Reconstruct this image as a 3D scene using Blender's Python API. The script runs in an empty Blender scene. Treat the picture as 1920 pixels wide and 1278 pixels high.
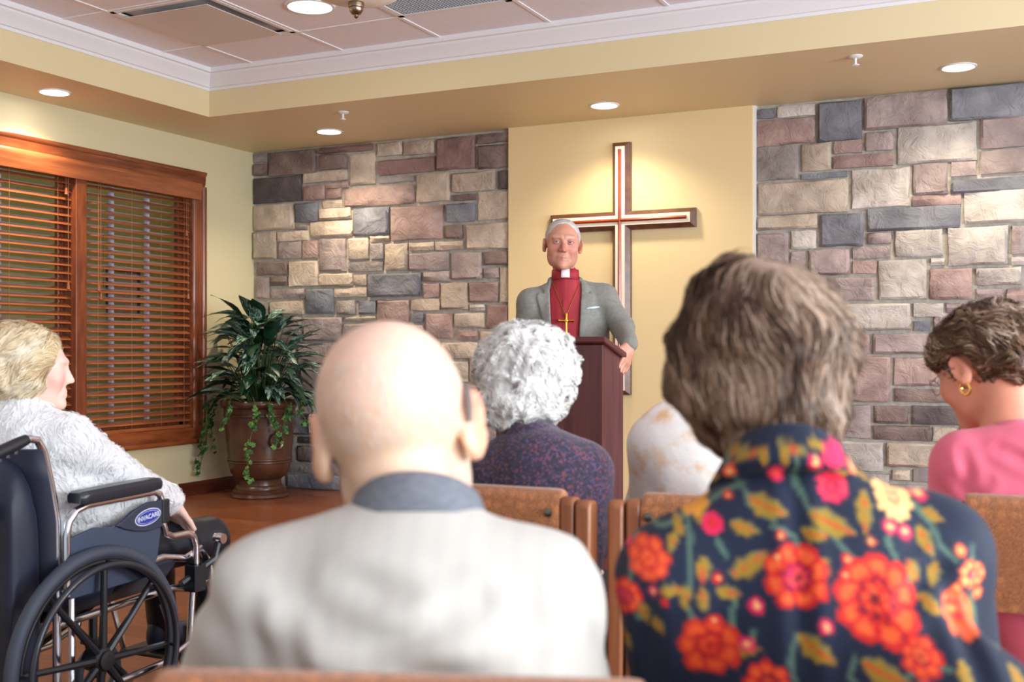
import bpy, bmesh, math, random
import numpy as np
from mathutils import Vector, Matrix, Euler
PI=math.pi
random.seed(7); RNG=np.random.default_rng(7)
scene=bpy.context.scene
COL=scene.collection
# ------------------------------------------------------------------ camera, world, light, exposure
CAM_H=1.164; YAW=math.radians(25.7); FPX=2143.0
cam_d=bpy.data.cameras.new('camera'); cam=bpy.data.objects.new('camera',cam_d); COL.objects.link(cam)
cam.location=(0,0,CAM_H); cam.rotation_euler=(PI/2,0,YAW)
cam_d.sensor_width=36; cam_d.lens=36*FPX/1920; cam_d.shift_y=16/1920
cam_d.clip_start=0.05
cam_d.dof.use_dof=True; cam_d.dof.focus_distance=5.4; cam_d.dof.aperture_fstop=4.6
scene.camera=cam
w=bpy.data.worlds.new('world'); scene.world=w; w.use_nodes=True
w.node_tree.nodes['Background'].inputs[0].default_value=(0.86,0.93,1.0,1)
w.node_tree.nodes['Background'].inputs[1].default_value=0.4
vs=scene.view_settings; vs.view_transform='Standard'; vs.look='None'; vs.gamma=1; vs.use_curve_mapping=False; vs.exposure=0.92
WX,WY,HS,CZ=-6.26,7.885,2.85,3.175          # left wall, back wall, soffit height, tray ceiling height
TX,TY=-5.578,6.52                            # tray edges
RX,RY=3.6,-3.4                               # right wall, open rear of the room
def area(name,loc,rot,sx,sy,e,col):
    l=bpy.data.lights.new(name,'AREA'); l.shape='RECTANGLE'; l.size=sx; l.size_y=sy; l.energy=e; l.color=col
    o=bpy.data.objects.new(name,l); COL.objects.link(o); o.location=loc; o.rotation_euler=rot; return o
# daylight through the windows of the right wall
for k,yy in enumerate((-1.3,1.5,4.3)):
    area('window_right_offscreen',(RX-.03,yy,1.6),(0,math.radians(90),0),1.7,2.0,115,(0.82,0.91,1.0))
CANS=[(-5.943,5.442),(-5.105,7.347),(-2.847,7.385),(-0.557,7.297)]
CANS_OUT=[(-5.94,3.2),(-5.94,1.0),(1.75,7.3),(2.9,5.0),(2.9,2.6)]

# ------------------------------------------------------------------ helpers
def at(px,py,Z):
    """world point at depth Z seen at this pixel of the 1920x1278 frame"""
    a=(px-960)/FPX*Z; b=-(py-655)/FPX*Z
    return Vector((-math.sin(YAW)*Z+math.cos(YAW)*a, math.cos(YAW)*Z+math.sin(YAW)*a, CAM_H+b))
def on_y(px,py,Y):
    r=at(px,py,1.0)-Vector((0,0,CAM_H)); t=Y/r.y; return Vector((r.x*t,Y,CAM_H+r.z*t))
def on_x(px,py,X):
    r=at(px,py,1.0)-Vector((0,0,CAM_H)); t=X/r.x; return Vector((X,r.y*t,CAM_H+r.z*t))
def lin(c):
    return tuple((v/255/12.92 if v/255<=.04045 else ((v/255+.055)/1.055)**2.4) for v in c[:3])
_mats={}
def mat(name,c,rough=.6,c2=None,scale=8.,detail=4.,bump=0.,bscale=None,metal=0.,coat=0.,stretch=None,sheen=0.,spec=.5,sss=0.,attr=None,lo=.35,hi=.65,rnd=0.):
    """principled material; colours given in sRGB 0-255, optional second colour mixed in by noise, optional bump"""
    if name in _mats: return _mats[name]
    m=bpy.data.materials.new(name); m.use_nodes=True; nt=m.node_tree; N=nt.nodes; L=nt.links
    b=N['Principled BSDF']; b.inputs['Roughness'].default_value=rough; b.inputs['Metallic'].default_value=metal
    b.inputs['Coat Weight'].default_value=coat; b.inputs['Coat Roughness'].default_value=.15
    b.inputs['Sheen Weight'].default_value=sheen; b.inputs['Specular IOR Level'].default_value=spec
    b.inputs['Subsurface Weight'].default_value=sss
    if sss: b.inputs['Subsurface Radius'].default_value=(.012,.005,.003); b.inputs['Subsurface Scale'].default_value=1.
    col=b.inputs['Base Color']; col.default_value=(*lin(c),1)
    tc=N.new('ShaderNodeTexCoord'); mp=N.new('ShaderNodeMapping'); L.new(tc.outputs['Object'],mp.inputs[0])
    if stretch: mp.inputs['Scale'].default_value=stretch
    src=None
    if c2 is not None:
        n=N.new('ShaderNodeTexNoise'); n.inputs['Scale'].default_value=scale; n.inputs['Detail'].default_value=detail
        if rnd:
            oi=N.new('ShaderNodeObjectInfo'); add=N.new('ShaderNodeVectorMath'); add.operation='ADD'
            ml=N.new('ShaderNodeMath'); ml.operation='MULTIPLY'; ml.inputs[1].default_value=40.; L.new(oi.outputs['Random'],ml.inputs[0])
            L.new(mp.outputs[0],add.inputs[0]); L.new(ml.outputs[0],add.inputs[1]); L.new(add.outputs[0],n.inputs['Vector'])
        else: L.new(mp.outputs[0],n.inputs['Vector'])
        r=N.new('ShaderNodeValToRGB'); r.color_ramp.elements[0].position=lo; r.color_ramp.elements[1].position=hi
        r.color_ramp.elements[0].color=(*lin(c),1); r.color_ramp.elements[1].color=(*lin(c2),1)
        L.new(n.outputs['Fac'],r.inputs[0]); src=r.outputs[0]
        if rnd:
            hs=N.new('ShaderNodeHueSaturation'); mr=N.new('ShaderNodeMapRange'); mr.inputs[3].default_value=1-rnd; mr.inputs[4].default_value=1+rnd
            L.new(oi.outputs['Random'],mr.inputs[0]); L.new(mr.outputs[0],hs.inputs['Value']); L.new(src,hs.inputs['Color']); src=hs.outputs[0]
    if attr:
        a=N.new('ShaderNodeAttribute'); a.attribute_name=attr
        if src is None: src=a.outputs['Color']
        else:
            mx=N.new('ShaderNodeMix'); mx.data_type='RGBA'; mx.blend_type='MULTIPLY'; mx.inputs[0].default_value=1
            L.new(a.outputs['Color'],mx.inputs[6]); L.new(src,mx.inputs[7]); src=mx.outputs[2]
    if src is not None: L.new(src,col)
    if bump:
        bn=N.new('ShaderNodeTexNoise'); bn.inputs['Scale'].default_value=bscale or scale*3; bn.inputs['Detail'].default_value=5; L.new(mp.outputs[0],bn.inputs['Vector'])
        bp=N.new('ShaderNodeBump'); bp.inputs['Strength'].default_value=bump; bp.inputs['Distance'].default_value=.01
        L.new(bn.outputs['Fac'],bp.inputs['Height']); L.new(bp.outputs[0],b.inputs['Normal'])
    _mats[name]=m; return m
def emis(name,c,s):
    if name in _mats: return _mats[name]
    m=bpy.data.materials.new(name); m.use_nodes=True; b=m.node_tree.nodes['Principled BSDF']
    b.inputs['Base Color'].default_value=(*lin(c),1); b.inputs['Emission Color'].default_value=(*lin(c),1); b.inputs['Emission Strength'].default_value=s
    _mats[name]=m; return m
def link(name,me,m=None,parent=None,smooth=False):
    o=bpy.data.objects.new(name,me); COL.objects.link(o)
    if m is not None and not me.materials: me.materials.append(m)
    if parent is not None: o.parent=parent
    if smooth: me.polygons.foreach_set('use_smooth',[True]*len(me.polygons))
    return o
def tag(o,label=None,cat=None,group=None,kind=None):
    if label: o['label']=label
    if cat: o['category']=cat
    if group: o['group']=group
    if kind: o['kind']=kind
    return o
def thing(name,label,cat,loc=(0,0,0),rz=0,group=None):
    o=bpy.data.objects.new(name,None); COL.objects.link(o); o.location=loc; o.rotation_euler=(0,0,rz)
    o.empty_display_size=.1
    return tag(o,label,cat,group)
def copy_tree(o,parent=None):
    c=o.copy(); COL.objects.link(c); c.parent=parent
    for ch in list(o.children): copy_tree(ch,c)
    return c
class MB:
    """collects shapes and builds ONE mesh object"""
    def __init__(s): s.v=[]; s.f=[]
    def add(s,vs,fs):
        n=len(s.v); s.v.extend([tuple(p) for p in vs]); s.f.extend([tuple(i+n for i in f) for f in fs]); return s
    def box(s,x0,x1,y0,y1,z0,z1):
        return s.add([(x0,y0,z0),(x1,y0,z0),(x1,y1,z0),(x0,y1,z0),(x0,y0,z1),(x1,y0,z1),(x1,y1,z1),(x0,y1,z1)],
                     [(0,3,2,1),(4,5,6,7),(0,1,5,4),(1,2,6,5),(2,3,7,6),(3,0,4,7)])
    def tube(s,pts,r,n=10,cap=True,closed=False):
        pts=[Vector(p) for p in pts]; k=len(pts); rs=r if isinstance(r,(list,tuple)) else [r]*k
        rings=[]; up=None
        for i,p in enumerate(pts):
            if closed: t=(pts[(i+1)%k]-pts[i-1]).normalized()
            else: t=(pts[min(i+1,k-1)]-pts[max(i-1,0)]).normalized()
            if up is None:
                up=Vector((0,0,1)) if abs(t.z)<.9 else Vector((1,0,0))
            a=(up-t*up.dot(t)).normalized(); b=t.cross(a); up=a
            rings.append([p+(a*math.cos(2*PI*j/n)+b*math.sin(2*PI*j/n))*rs[i] for j in range(n)])
        vs=[q for rg in rings for q in rg]; fs=[]
        m=k if closed else k-1
        for i in range(m):
            i2=(i+1)%k
            for j in range(n): fs.append((i*n+j,i*n+(j+1)%n,i2*n+(j+1)%n,i2*n+j))
        if cap and not closed: fs.append(tuple(range(n-1,-1,-1))); fs.append(tuple((k-1)*n+j for j in range(n)))
        return s.add(vs,fs)
    def lathe(s,prof,n=32,c=(0,0,0),axis='z'):
        vs=[];fs=[]
        for r,z in prof:
            for j in range(n):
                a=2*PI*j/n; x,y=r*math.cos(a),r*math.sin(a)
                p=(x,y,z) if axis=='z' else ((z,x,y) if axis=='x' else (x,z,y))
                vs.append((p[0]+c[0],p[1]+c[1],p[2]+c[2]))
        k=len(prof)
        for i in range(k-1):
            for j in range(n): fs.append((i*n+j,i*n+(j+1)%n,(i+1)*n+(j+1)%n,(i+1)*n+j))
        fs.append(tuple(range(n-1,-1,-1))); fs.append(tuple((k-1)*n+j for j in range(n)))
        return s.add(vs,fs)
    def ring(s,prof,n=48):
        k=len(prof); vs=[(r*math.cos(2*PI*j/n),r*math.sin(2*PI*j/n),z) for j in range(n) for r,z in prof]
        return s.add(vs,[(j*k+i,j*k+(i+1)%k,((j+1)%n)*k+(i+1)%k,((j+1)%n)*k+i) for j in range(n) for i in range(k)])
    def sweep(s,prof,pts,frames):
        """extrude a closed 2-d profile through points; frames give (u,v) axes"""
        k=len(prof); vs=[]; fs=[]
        for p,(u,v) in zip(pts,frames): vs+= [Vector(p)+Vector(u)*a+Vector(v)*b for a,b in prof]
        for i in range(len(pts)-1):
            for j in range(k): fs.append((i*k+j,i*k+(j+1)%k,(i+1)*k+(j+1)%k,(i+1)*k+j))
        fs.append(tuple(range(k-1,-1,-1))); fs.append(tuple((len(pts)-1)*k+j for j in range(k)))
        return s.add(vs,fs)
    def mesh(s,name):
        me=bpy.data.meshes.new(name); me.from_pydata([tuple(p) for p in s.v],[],s.f); 
        bm=bmesh.new(); bm.from_mesh(me); bmesh.ops.recalc_face_normals(bm,faces=bm.faces); bm.to_mesh(me); bm.free(); me.update(); return me
    def build(s,name,m,parent=None,smooth=False,bevel=0.,seg=2,angle=True):
        me=s.mesh(name); o=link(name,me,m,parent,smooth)
        if bevel:
            bv=o.modifiers.new('bevel','BEVEL'); bv.width=bevel; bv.segments=seg; bv.limit_method='ANGLE'; bv.angle_limit=math.radians(40)
        if smooth and angle: me.set_sharp_from_angle(angle=math.radians(40))
        return o
# ------------------------------------------------------------------ room shell
CREAM=mat('cream_paint',(218,208,170),.55,bump=.03,bscale=220)
SOFF=mat('soffit_paint',(224,208,166),.5,bump=.03,bscale=220)
YELL=mat('yellow_paint',(230,208,160),.55,bump=.03,bscale=220)
WHITE=mat('white_trim_paint',(232,232,236),.45)
TILE=mat('ceiling_tile_white',(244,242,250),.8,(238,236,246),scale=60,bump=.15,bscale=250)
GRID=mat('ceiling_grid_white',(236,234,238),.4)
CHERRY=mat('cherry_wood',(146,80,44),.3,(108,52,28),scale=6,stretch=(4,.6,4),coat=.35,detail=6)
CHERRYV=mat('cherry_wood_upright',(142,76,42),.3,(104,50,28),scale=6,stretch=(4,4,.6),coat=.35,detail=6)
BLINDW=mat('blind_wood',(166,96,58),.38,(140,76,42),scale=7,stretch=(6,.5,6),coat=.2)
BASEW=mat('baseboard_wood',(104,44,26),.4,(84,34,20),scale=6,stretch=(4,.6,4),coat=.2)
def floor_mat():
    m=bpy.data.materials.new('wood_floor'); m.use_nodes=True; nt=m.node_tree; N=nt.nodes; L=nt.links; b=N['Principled BSDF']
    tc=N.new('ShaderNodeTexCoord'); mp=N.new('ShaderNodeMapping'); L.new(tc.outputs['Object'],mp.inputs[0])
    br=N.new('ShaderNodeTexBrick'); br.inputs['Scale'].default_value=1; br.inputs['Brick Width'].default_value=1.2; br.inputs['Row Height'].default_value=.13
    br.inputs['Mortar Size'].default_value=.0012; br.inputs['Mortar Smooth'].default_value=.3; br.inputs['Bias'].default_value=0
    br.inputs['Color1'].default_value=(*lin((146,88,58)),1); br.inputs['Color2'].default_value=(*lin((126,72,46)),1); br.inputs['Mortar'].default_value=(*lin((96,52,32)),1)
    L.new(mp.outputs[0],br.inputs['Vector'])
    m2=N.new('ShaderNodeMapping'); m2.inputs['Scale'].default_value=(1.5,22,1); L.new(tc.outputs['Object'],m2.inputs[0])
    n=N.new('ShaderNodeTexNoise'); n.inputs['Scale'].default_value=3; n.inputs['Detail'].default_value=7; n.inputs['Distortion'].default_value=.6; L.new(m2.outputs[0],n.inputs['Vector'])
    r=N.new('ShaderNodeValToRGB'); r.color_ramp.elements[0].position=.3; r.color_ramp.elements[1].position=.7
    r.color_ramp.elements[0].color=(.62,.55,.5,1); r.color_ramp.elements[1].color=(1.1,1.08,1.05,1); L.new(n.outputs['Fac'],r.inputs[0])
    mx=N.new('ShaderNodeMix'); mx.data_type='RGBA'; mx.blend_type='MULTIPLY'; mx.inputs[0].default_value=1
    L.new(br.outputs['Color'],mx.inputs[6]); L.new(r.outputs[0],mx.inputs[7]); L.new(mx.outputs[2],b.inputs['Base Color'])
    b.inputs['Roughness'].default_value=.32; return m
FLOOR=floor_mat()
def struct(o): o['kind']='structure'; return o
struct(MB().box(-8.9,RX+.2,RY,9.8,-.1,0).build('floor',FLOOR))
# back wall: mortar bed, stones and the painted middle panel are its pieces
PX0,PX1=-3.804,-1.925
MORTAR=mat('mortar_grey',(186,180,170),.9,(164,158,148),scale=30,bump=.3,bscale=120)
wall_back=struct(MB().box(WX-.2,RX+.2,WY+.006,WY+.3,0,HS+.5).build('wall_back',MORTAR))
MB().box(PX0,PX1,WY-.05,WY+.03,0,HS+.02).build('plaster_panel',YELL,wall_back,bevel=.004)
MB().box(PX1,PX1+.018,WY-.035,WY+.03,0,HS).build('edge_bead',WHITE,wall_back)
# left wall around the window opening
OY0,OY1,OZ0,OZ1=4.30,7.13,.53,2.47
wl=MB(); wl.box(WX-.18,WX,RY,OY0,0,HS+.5); wl.box(WX-.18,WX,OY1,WY+.03,0,HS+.5); wl.box(WX-.18,WX,OY0,OY1,0,OZ0); wl.box(WX-.18,WX,OY0,OY1,OZ1,HS+.5)
struct(wl.build('wall_left',CREAM))
bb=MB().sweep([(0,0),(.016,0),(.016,.085),(.012,.1),(.006,.108),(0,.108)],[(WX,RY,0),(WX,WY,0)],[((1,0,0),(0,0,1))]*2)
struct(bb.build('baseboard_left',BASEW))
# right wall with three windows (out of view, daylight comes through them)
wr=MB(); ys=[RY,-2.3,-.3,.5,2.5,3.3,5.3,WY]
for i in range(0,7,2): wr.box(RX,RX+.2,ys[i],ys[i+1],0,HS+.5)
for i in range(1,7,2): wr.box(RX,RX+.2,ys[i],ys[i+1],0,.7); wr.box(RX,RX+.2,ys[i],ys[i+1],2.45,HS+.5)
struct(wr.build('wall_right',CREAM))
# ceiling: dropped soffit frame with a tray
TX1,TY1=2.4,RY
so=MB(); so.box(WX-.1,TX,RY,WY+.1,HS,HS+.06); so.box(TX,TX1,TY,WY+.1,HS,HS+.06); so.box(TX1,RX+.1,RY,WY+.1,HS,HS+.06)
ceiling=struct(so.build('ceiling',SOFF))
fa=MB(); fa.box(TX-.03,TX+.006,RY,TY+.03,HS-.001,CZ+.1); fa.box(TX,TX1,TY-.006,TY+.03,HS-.001,CZ+.1); fa.box(TX1-.006,TX1+.03,RY,TY+.03,HS-.001,CZ+.1)
fa.build('tray_fascia',SOFF,ceiling)
MB().box(TX-.05,TX1+.05,RY,TY+.05,CZ+.02,CZ+.12).build('ceiling_deck',WHITE,ceiling)
# crown moulding
pr=[(0,0),(.012,0),(.016,.018),(.028,.022),(.05,.06),(.078,.085),(.084,.105),(.1,.11),(.1,.142),(0,.142)]
ct=MB().sweep(pr,[(TX,RY,CZ-.14),(TX,TY,CZ-.14)],[((1,0,0),(0,0,1))]*2)
vs=[]
cr1=MB(); k=len(pr)
def crown(p0,p1,d0,d1):
    m_=MB(); vs=[];fs=[]
    for p,d in ((p0,d0),(p1,d1)): vs+=[Vector(p)+Vector(d)*a+Vector((0,0,1))*b for a,b in pr]
    for j in range(k): fs.append((j,(j+1)%k,k+(j+1)%k,k+j))
    fs.append(tuple(range(k-1,-1,-1))); fs.append(tuple(range(k,2*k))); return m_.add(vs,fs)
struct(crown((TX,RY,CZ-.14),(TX,TY,CZ-.14),(1,0,0),(1,-1,0)).build('trim_1',WHITE,None,True))
struct(crown((TX,TY,CZ-.14),(TX1,TY,CZ-.14),(1,-1,0),(-1,-1,0)).build('trim_2',WHITE,None,True))
# tiles and grid
XL=[TX,-5.124,-4.362,-3.612,-2.838,-2.08,-1.32,-.56,.2,.96,1.72,TX1]
YL=[TY,5.94,5.085,4.23,3.375,2.52,1.665,.81,-.045,-.9,-1.755,-2.61,RY]
tile_me=None
DIFF=(1,1)    # tile cell that holds the square air diffuser
GRIL=(3,1)    # cell with the return grille
for i in range(len(XL)-1):
    for j in range(len(YL)-1):
        if (i,j) in (DIFF,GRIL): continue
        x0,x1,y1,y0=XL[i],XL[i+1],YL[j],YL[j+1]
        o=MB().box(x0+.008,x1-.008,y0+.008,y1-.008,CZ+.002,CZ+.02).build('ceiling_tile',TILE,ceiling)
for x in XL[1:-1]: MB().box(x-.0115,x+.0115,RY,TY,CZ-.004,CZ+.018).build('grid_bar',GRID,ceiling)
for y in YL[1:-1]: MB().box(TX,TX1,y-.0115,y+.0115,CZ-.003,CZ+.018).build('grid_bar',GRID,ceiling)
# plaque air diffuser
def cell(c): return XL[c[0]],XL[c[0]+1],YL[c[1]+1],YL[c[1]]
x0,x1,y0,y1=cell(DIFF)
t=thing('air_diffuser','square white plaque air diffuser set in the ceiling tiles','vent',((x0+x1)/2,(y0+y1)/2,CZ))
hx,hy=(x1-x0)/2-.012,(y1-y0)/2-.012
DARKM=mat('duct_metal',(86,88,94),.35,metal=.8)
nk=MB()
for a,b,c_,d in ((-hx,-hy,hx,-hy),(hx,-hy,hx,hy),(hx,hy,-hx,hy),(-hx,hy,-hx,-hy)):
    s_=.72; nk.add([(a,b,.0),(c_,d,.0),(c_*s_,d*s_,.11),(a*s_,b*s_,.11)],[(0,1,2,3)])
nk.add([(-hx*.72,-hy*.72,.11),(hx*.72,-hy*.72,.11),(hx*.72,hy*.72,.11),(-hx*.72,hy*.72,.11)],[(0,3,2,1)])
nk.build('neck',DARKM,t)
MB().box(-hx*.84,hx*.84,-hy*.84,hy*.84,-.028,-.022).build('plaque',mat('plaque_white',(214,204,204),.35),t,bevel=.003)
fr=MB()
for a in ((-hx,hx,-hy,-hy+.03),(-hx,hx,hy-.03,hy),(-hx,-hx+.03,-hy,hy),(hx-.03,hx,-hy,hy)): fr.box(*a,-.006,.004)
fr.build('frame',GRID,t)
# return grille with slats
x0,x1,y0,y1=cell(GRIL)
t=thing('return_grille','white egg-crate return air grille in the ceiling tiles','vent',((x0+x1)/2,(y0+y1)/2,CZ))
hx,hy=(x1-x0)/2-.012,(y1-y0)/2-.012
fr=MB()
for a in ((-hx,hx,-hy,-hy+.035),(-hx,hx,hy-.035,hy),(-hx,-hx+.035,-hy,hy),(hx-.035,hx,-hy,hy)): fr.box(*a,-.008,.004)
fr.build('frame',GRID,t)
sl=MB()
n=34
for i in range(n):
    xx=-hx+.035+(2*hx-.07)*i/(n-1); sl.box(xx-.002,xx+.002,-hy+.03,hy-.03,-.004,.012)
    yy=-hy+.035+(2*hy-.07)*i/(n-1); sl.box(-hx+.03,hx-.03,yy-.002,yy+.002,-.004,.012)
tag(sl.build('core',mat('grille_grey',(190,196,206),.4),t),kind='stuff')
MB().box(-hx,hx,-hy,hy,.03,.04).build('plenum',mat('plenum_grey',(120,124,130),.7),t)
# ------------------------------------------------------------------ recessed lights
GLOW=emis('lamp_glow',(255,250,240),14.0)
def can_light(x,y,z,label,power,col=(1,.83,.6),r=.088,size=2.3,blend=.7,ln='can_spot'):
    t=thing('recessed_light',label,'ceiling light',(x,y,z))
    tr=MB(); n=36; prof=[(r*1.18,0),(r*1.18,-.006),(r*1.04,-.009),(r*.98,-.004),(r*.9,.02),(r*1.18,.02)]
    vs=[];fs=[]; k=len(prof)
    for j in range(n):
        a=2*PI*j/n; vs+=[(p*math.cos(a),p*math.sin(a),q) for p,q in prof]
    for j in range(n):
        for i in range(k): fs.append((j*k+i,j*k+(i+1)%k,((j+1)%n)*k+(i+1)%k,((j+1)%n)*k+i))
    tr.add(vs,fs); tr.build('trim_ring',WHITE,t,True)
    MB().lathe([(r*.97,-.003),(r*.97,.004)],32).build('lens',GLOW,t)
    l=bpy.data.lights.new(ln,'SPOT'); l.energy=power; l.color=col; l.spot_size=size; l.spot_blend=blend; l.shadow_soft_size=.07
    o=bpy.data.objects.new(ln,l); COL.objects.link(o); o.parent=t; o.location=(0,0,-.03)
    return t
lab=['lit recessed downlight above the wooden window blinds','lit recessed downlight in front of the stone wall beside the corner','lit recessed downlight above the wall cross','lit recessed downlight above the stone wall right of the cross']
for (x,y),s_,pw in zip(CANS,lab,(48,46,36,34)): can_light(x,y,HS,s_,pw)
for (x,y),s_ in zip(CANS_OUT,('lit recessed downlight over the wheelchair side of the room','lit recessed downlight over the left rear corner of the room','lit recessed downlight by the right end of the stone wall','lit recessed downlight by the right wall near the stones','lit recessed downlight by the middle of the right wall')): can_light(x,y,HS,s_,50,ln='can_spot_offscreen')
cp=Vector((-3.97,5.52,CZ))
t=can_light(cp.x,cp.y,CZ-.001,'bare round recessed downlight in the tray ceiling tile',25,r=.125)
# hanging fixture: only the finial and the bottom of the bowl reach into the picture
NICK=mat('brushed_nickel',(150,130,112),.3,metal=1)
def pendant(x,y,zb,label):
    t=thing('pendant_light',label,'pendant light',(x,y,CZ)); zb-=CZ
    MB().lathe([(.001,zb+.0),(.1,zb+.006),(.17,zb+.03),(.215,zb+.07),(.22,zb+.08),(.2,zb+.08),(.16,zb+.045),(.001,zb+.02)],40).build('bowl',mat('frosted_glass',(244,232,214),.3),t,True)
    MB().lathe([(.012,zb+.012),(.03,zb+.002),(.033,zb-.006),(.031,zb-.02),(.028,zb-.022),(.028,zb-.032),(.019,zb-.046),(.009,zb-.05),(.009,zb-.058),(.003,zb-.064)],28).build('finial',NICK,t,True)
    MB().tube([(0,0,zb+.03),(0,0,-.02)],.008).build('rod',NICK,t); MB().lathe([(.07,-.001),(.07,-.012),(.02,-.03)],28).build('canopy',NICK,t,True)
fx=at(668,5,4.6)
pendant(fx.x,fx.y,fx.z,'frosted glass bowl pendant with a brushed nickel finial, over the wheelchair side')
# ------------------------------------------------------------------ sprinklers
for x,y,s_ in ((-4.603,6.795,'small white fire sprinkler head near the stone wall corner'),(-1.07,6.776,'small white fire sprinkler head right of the cross')):
    t=thing('fire_sprinkler',s_,'sprinkler',(x,y,HS))
    MB().lathe([(.042,0),(.042,-.004),(.03,-.012),(.012,-.014)],24).build('escutcheon',WHITE,t,True)
    MB().lathe([(.008,-.01),(.008,-.045),(.006,-.05)],12).build('body',WHITE,t,True)
    MB().lathe([(.022,-.05),(.022,-.054),(.006,-.058)],16).build('deflector',WHITE,t,True)
# ------------------------------------------------------------------ stones of the back wall
PAL={'T':((216,202,186),(188,172,156)),'L':((214,208,202),(194,186,180)),'G':((176,168,164),(148,140,138)),'B':((150,153,162),(116,118,128)),
     'D':((112,104,104),(86,80,82)),'M':((182,168,166),(156,140,140)),'P':((190,166,160),(164,138,134)),'R':((164,136,130),(138,110,106)),'N':((150,132,126),(120,104,100))}
def rock(name,c,c2):
    m=mat(name,c,.88,c2,scale=4,detail=9,rnd=.1,lo=.32,hi=.68); nt=m.node_tree; N=nt.nodes; L=nt.links; b=N['Principled BSDF']
    src=[n for n in N if n.type=='VECT_MATH'][0].outputs[0]
    n1=N.new('ShaderNodeTexNoise'); n1.inputs['Scale'].default_value=9; n1.inputs['Detail'].default_value=9; n1.inputs['Roughness'].default_value=.62; n1.inputs['Distortion'].default_value=.7; L.new(src,n1.inputs['Vector'])
    mp=N.new('ShaderNodeMapping'); mp.inputs['Scale'].default_value=(1,1,2.2); L.new(src,mp.inputs[0]); n2=N.new('ShaderNodeTexNoise'); n2.noise_type='RIDGED_MULTIFRACTAL'; n2.inputs['Scale'].default_value=5; n2.inputs['Detail'].default_value=6; L.new(mp.outputs[0],n2.inputs['Vector'])
    ad=N.new('ShaderNodeMath'); ad.operation='MULTIPLY_ADD'; L.new(n2.outputs['Fac'],ad.inputs[0]); ad.inputs[1].default_value=.35; L.new(n1.outputs['Fac'],ad.inputs[2])
    bp=N.new('ShaderNodeBump'); bp.inputs['Strength'].default_value=1.; bp.inputs['Distance'].default_value=.03; L.new(ad.outputs[0],bp.inputs['Height']); L.new(bp.outputs[0],b.inputs['Normal'])
    hs=[n for n in N if n.type=='HUE_SAT'][0]; mx=N.new('ShaderNodeMix'); mx.data_type='RGBA'; mx.blend_type='MULTIPLY'; mx.inputs[0].default_value=.55
    r=N.new('ShaderNodeValToRGB'); e=r.color_ramp.elements; e[0].position=.38; e[0].color=(.62,.6,.6,1); e[1].position=.6; e[1].color=(1.12,1.1,1.08,1); n3=N.new('ShaderNodeTexNoise'); n3.inputs['Scale'].default_value=6.3; n3.inputs['Detail'].default_value=8; sh=N.new('ShaderNodeVectorMath'); sh.inputs[1].default_value=(17.3,5.1,9.7); L.new(src,sh.inputs[0]); L.new(sh.outputs[0],n3.inputs['Vector']); L.new(n3.outputs['Fac'],r.inputs[0])
    L.new(hs.outputs[0],mx.inputs[6]); L.new(r.outputs[0],mx.inputs[7]); L.new(mx.outputs[2],b.inputs['Base Color']); return m
STM={k:rock('stone_'+n_,PAL[k][0],PAL[k][1]) for k,n_ in zip('TLGBDMPRN',('tan','pale','grey','blue_grey','charcoal','mauve','pink','russet','umber'))}
LEFT='''476 503 287 305 G|475 503 307 330 N|506 594 282 329 N|600 652 289 318 N|600 700 273 286 R|657 705 288 346 T|478 567 331 380 D|570 653 321 341 T|571 612 347 375 P|611 655 342 353 P
613 642 354 372 P|647 779 349 386 P|607 644 375 390 T|479 553 383 431 T|555 598 380 417 B|600 660 390 412 T|583 663 414 444 T|556 577 421 431 G|521 579 433 452 T|477 520 434 486 T
664 731 389 441 B|735 833 386 450 P|523 567 453 485 M|568 597 451 485 P|600 650 447 509 M|655 693 446 487 T|695 732 442 453 T|696 721 456 486 G|654 719 490 509 G|483 541 490 516 N
543 598 489 536 T|599 663 512 537 T|665 689 514 535 T|482 506 520 560 M|509 540 518 536 N|510 572 541 560 M|575 628 541 588 B|629 690 539 557 T|692 791 512 556 B|711 778 331 342 G
710 817 297 326 R|708 756 266 292 T|758 816 263 290 T|820 893 257 318 R|897 957 250 268 N|897 957 271 316 N|782 845 325 378 T|849 930 322 359 T|935 957 319 355 D|850 893 364 376 N
897 957 359 412 T|838 892 381 416 B|837 869 421 448 N|876 957 418 467 T|768 816 454 470 T|818 870 452 469 T|722 766 456 507 T|768 844 473 507 M|848 905 473 524 M|909 957 471 497 N
909 937 502 521 M|796 845 509 528 M|795 825 530 558 P|828 879 529 580 T|881 935 529 567 P|939 957 500 567 T|632 668 563 589 G|673 706 562 589 B|709 768 562 604 P|772 826 560 582 T
882 910 570 583 L|914 957 571 617 R|774 796 586 604 B|800 850 587 634 P|853 910 586 614 T|647 706 592 602 T|572 643 594 639 M|648 706 606 640 M|710 796 609 636 M|858 897 618 638 P
902 957 621 656 T|830 897 641 672 T|560 640 643 683 M|645 722 645 690 G|727 825 640 684 T|830 879 677 716 T|882 957 662 716 M|566 610 688 732 M|615 690 695 740 T|695 780 690 730 M
785 825 690 716 G|785 870 720 772 M|875 957 721 770 P|566 602 736 778 M|606 690 745 776 P|694 782 735 790 T|547 608 779 815 B|612 690 781 815 G|561 596 818 831 D|544 558 818 865 G
560 596 835 865 N|598 660 818 865 M|540 596 868 885 G|598 660 868 889 M|540 640 888 915 B|643 720 893 921 G|664 760 820 889 T|694 782 794 816 N|786 870 776 840 P|875 957 775 830 M
764 860 845 893 G|865 957 834 890 T|724 830 897 928 N|834 957 895 938 M|476 505 564 610 G|508 570 564 590 T|508 568 594 640 M|476 556 644 690 T|476 505 613 640 M|476 562 694 736 G
476 560 740 776 M|476 543 780 822 B|476 540 826 866 M|476 536 870 908 G'''
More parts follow.
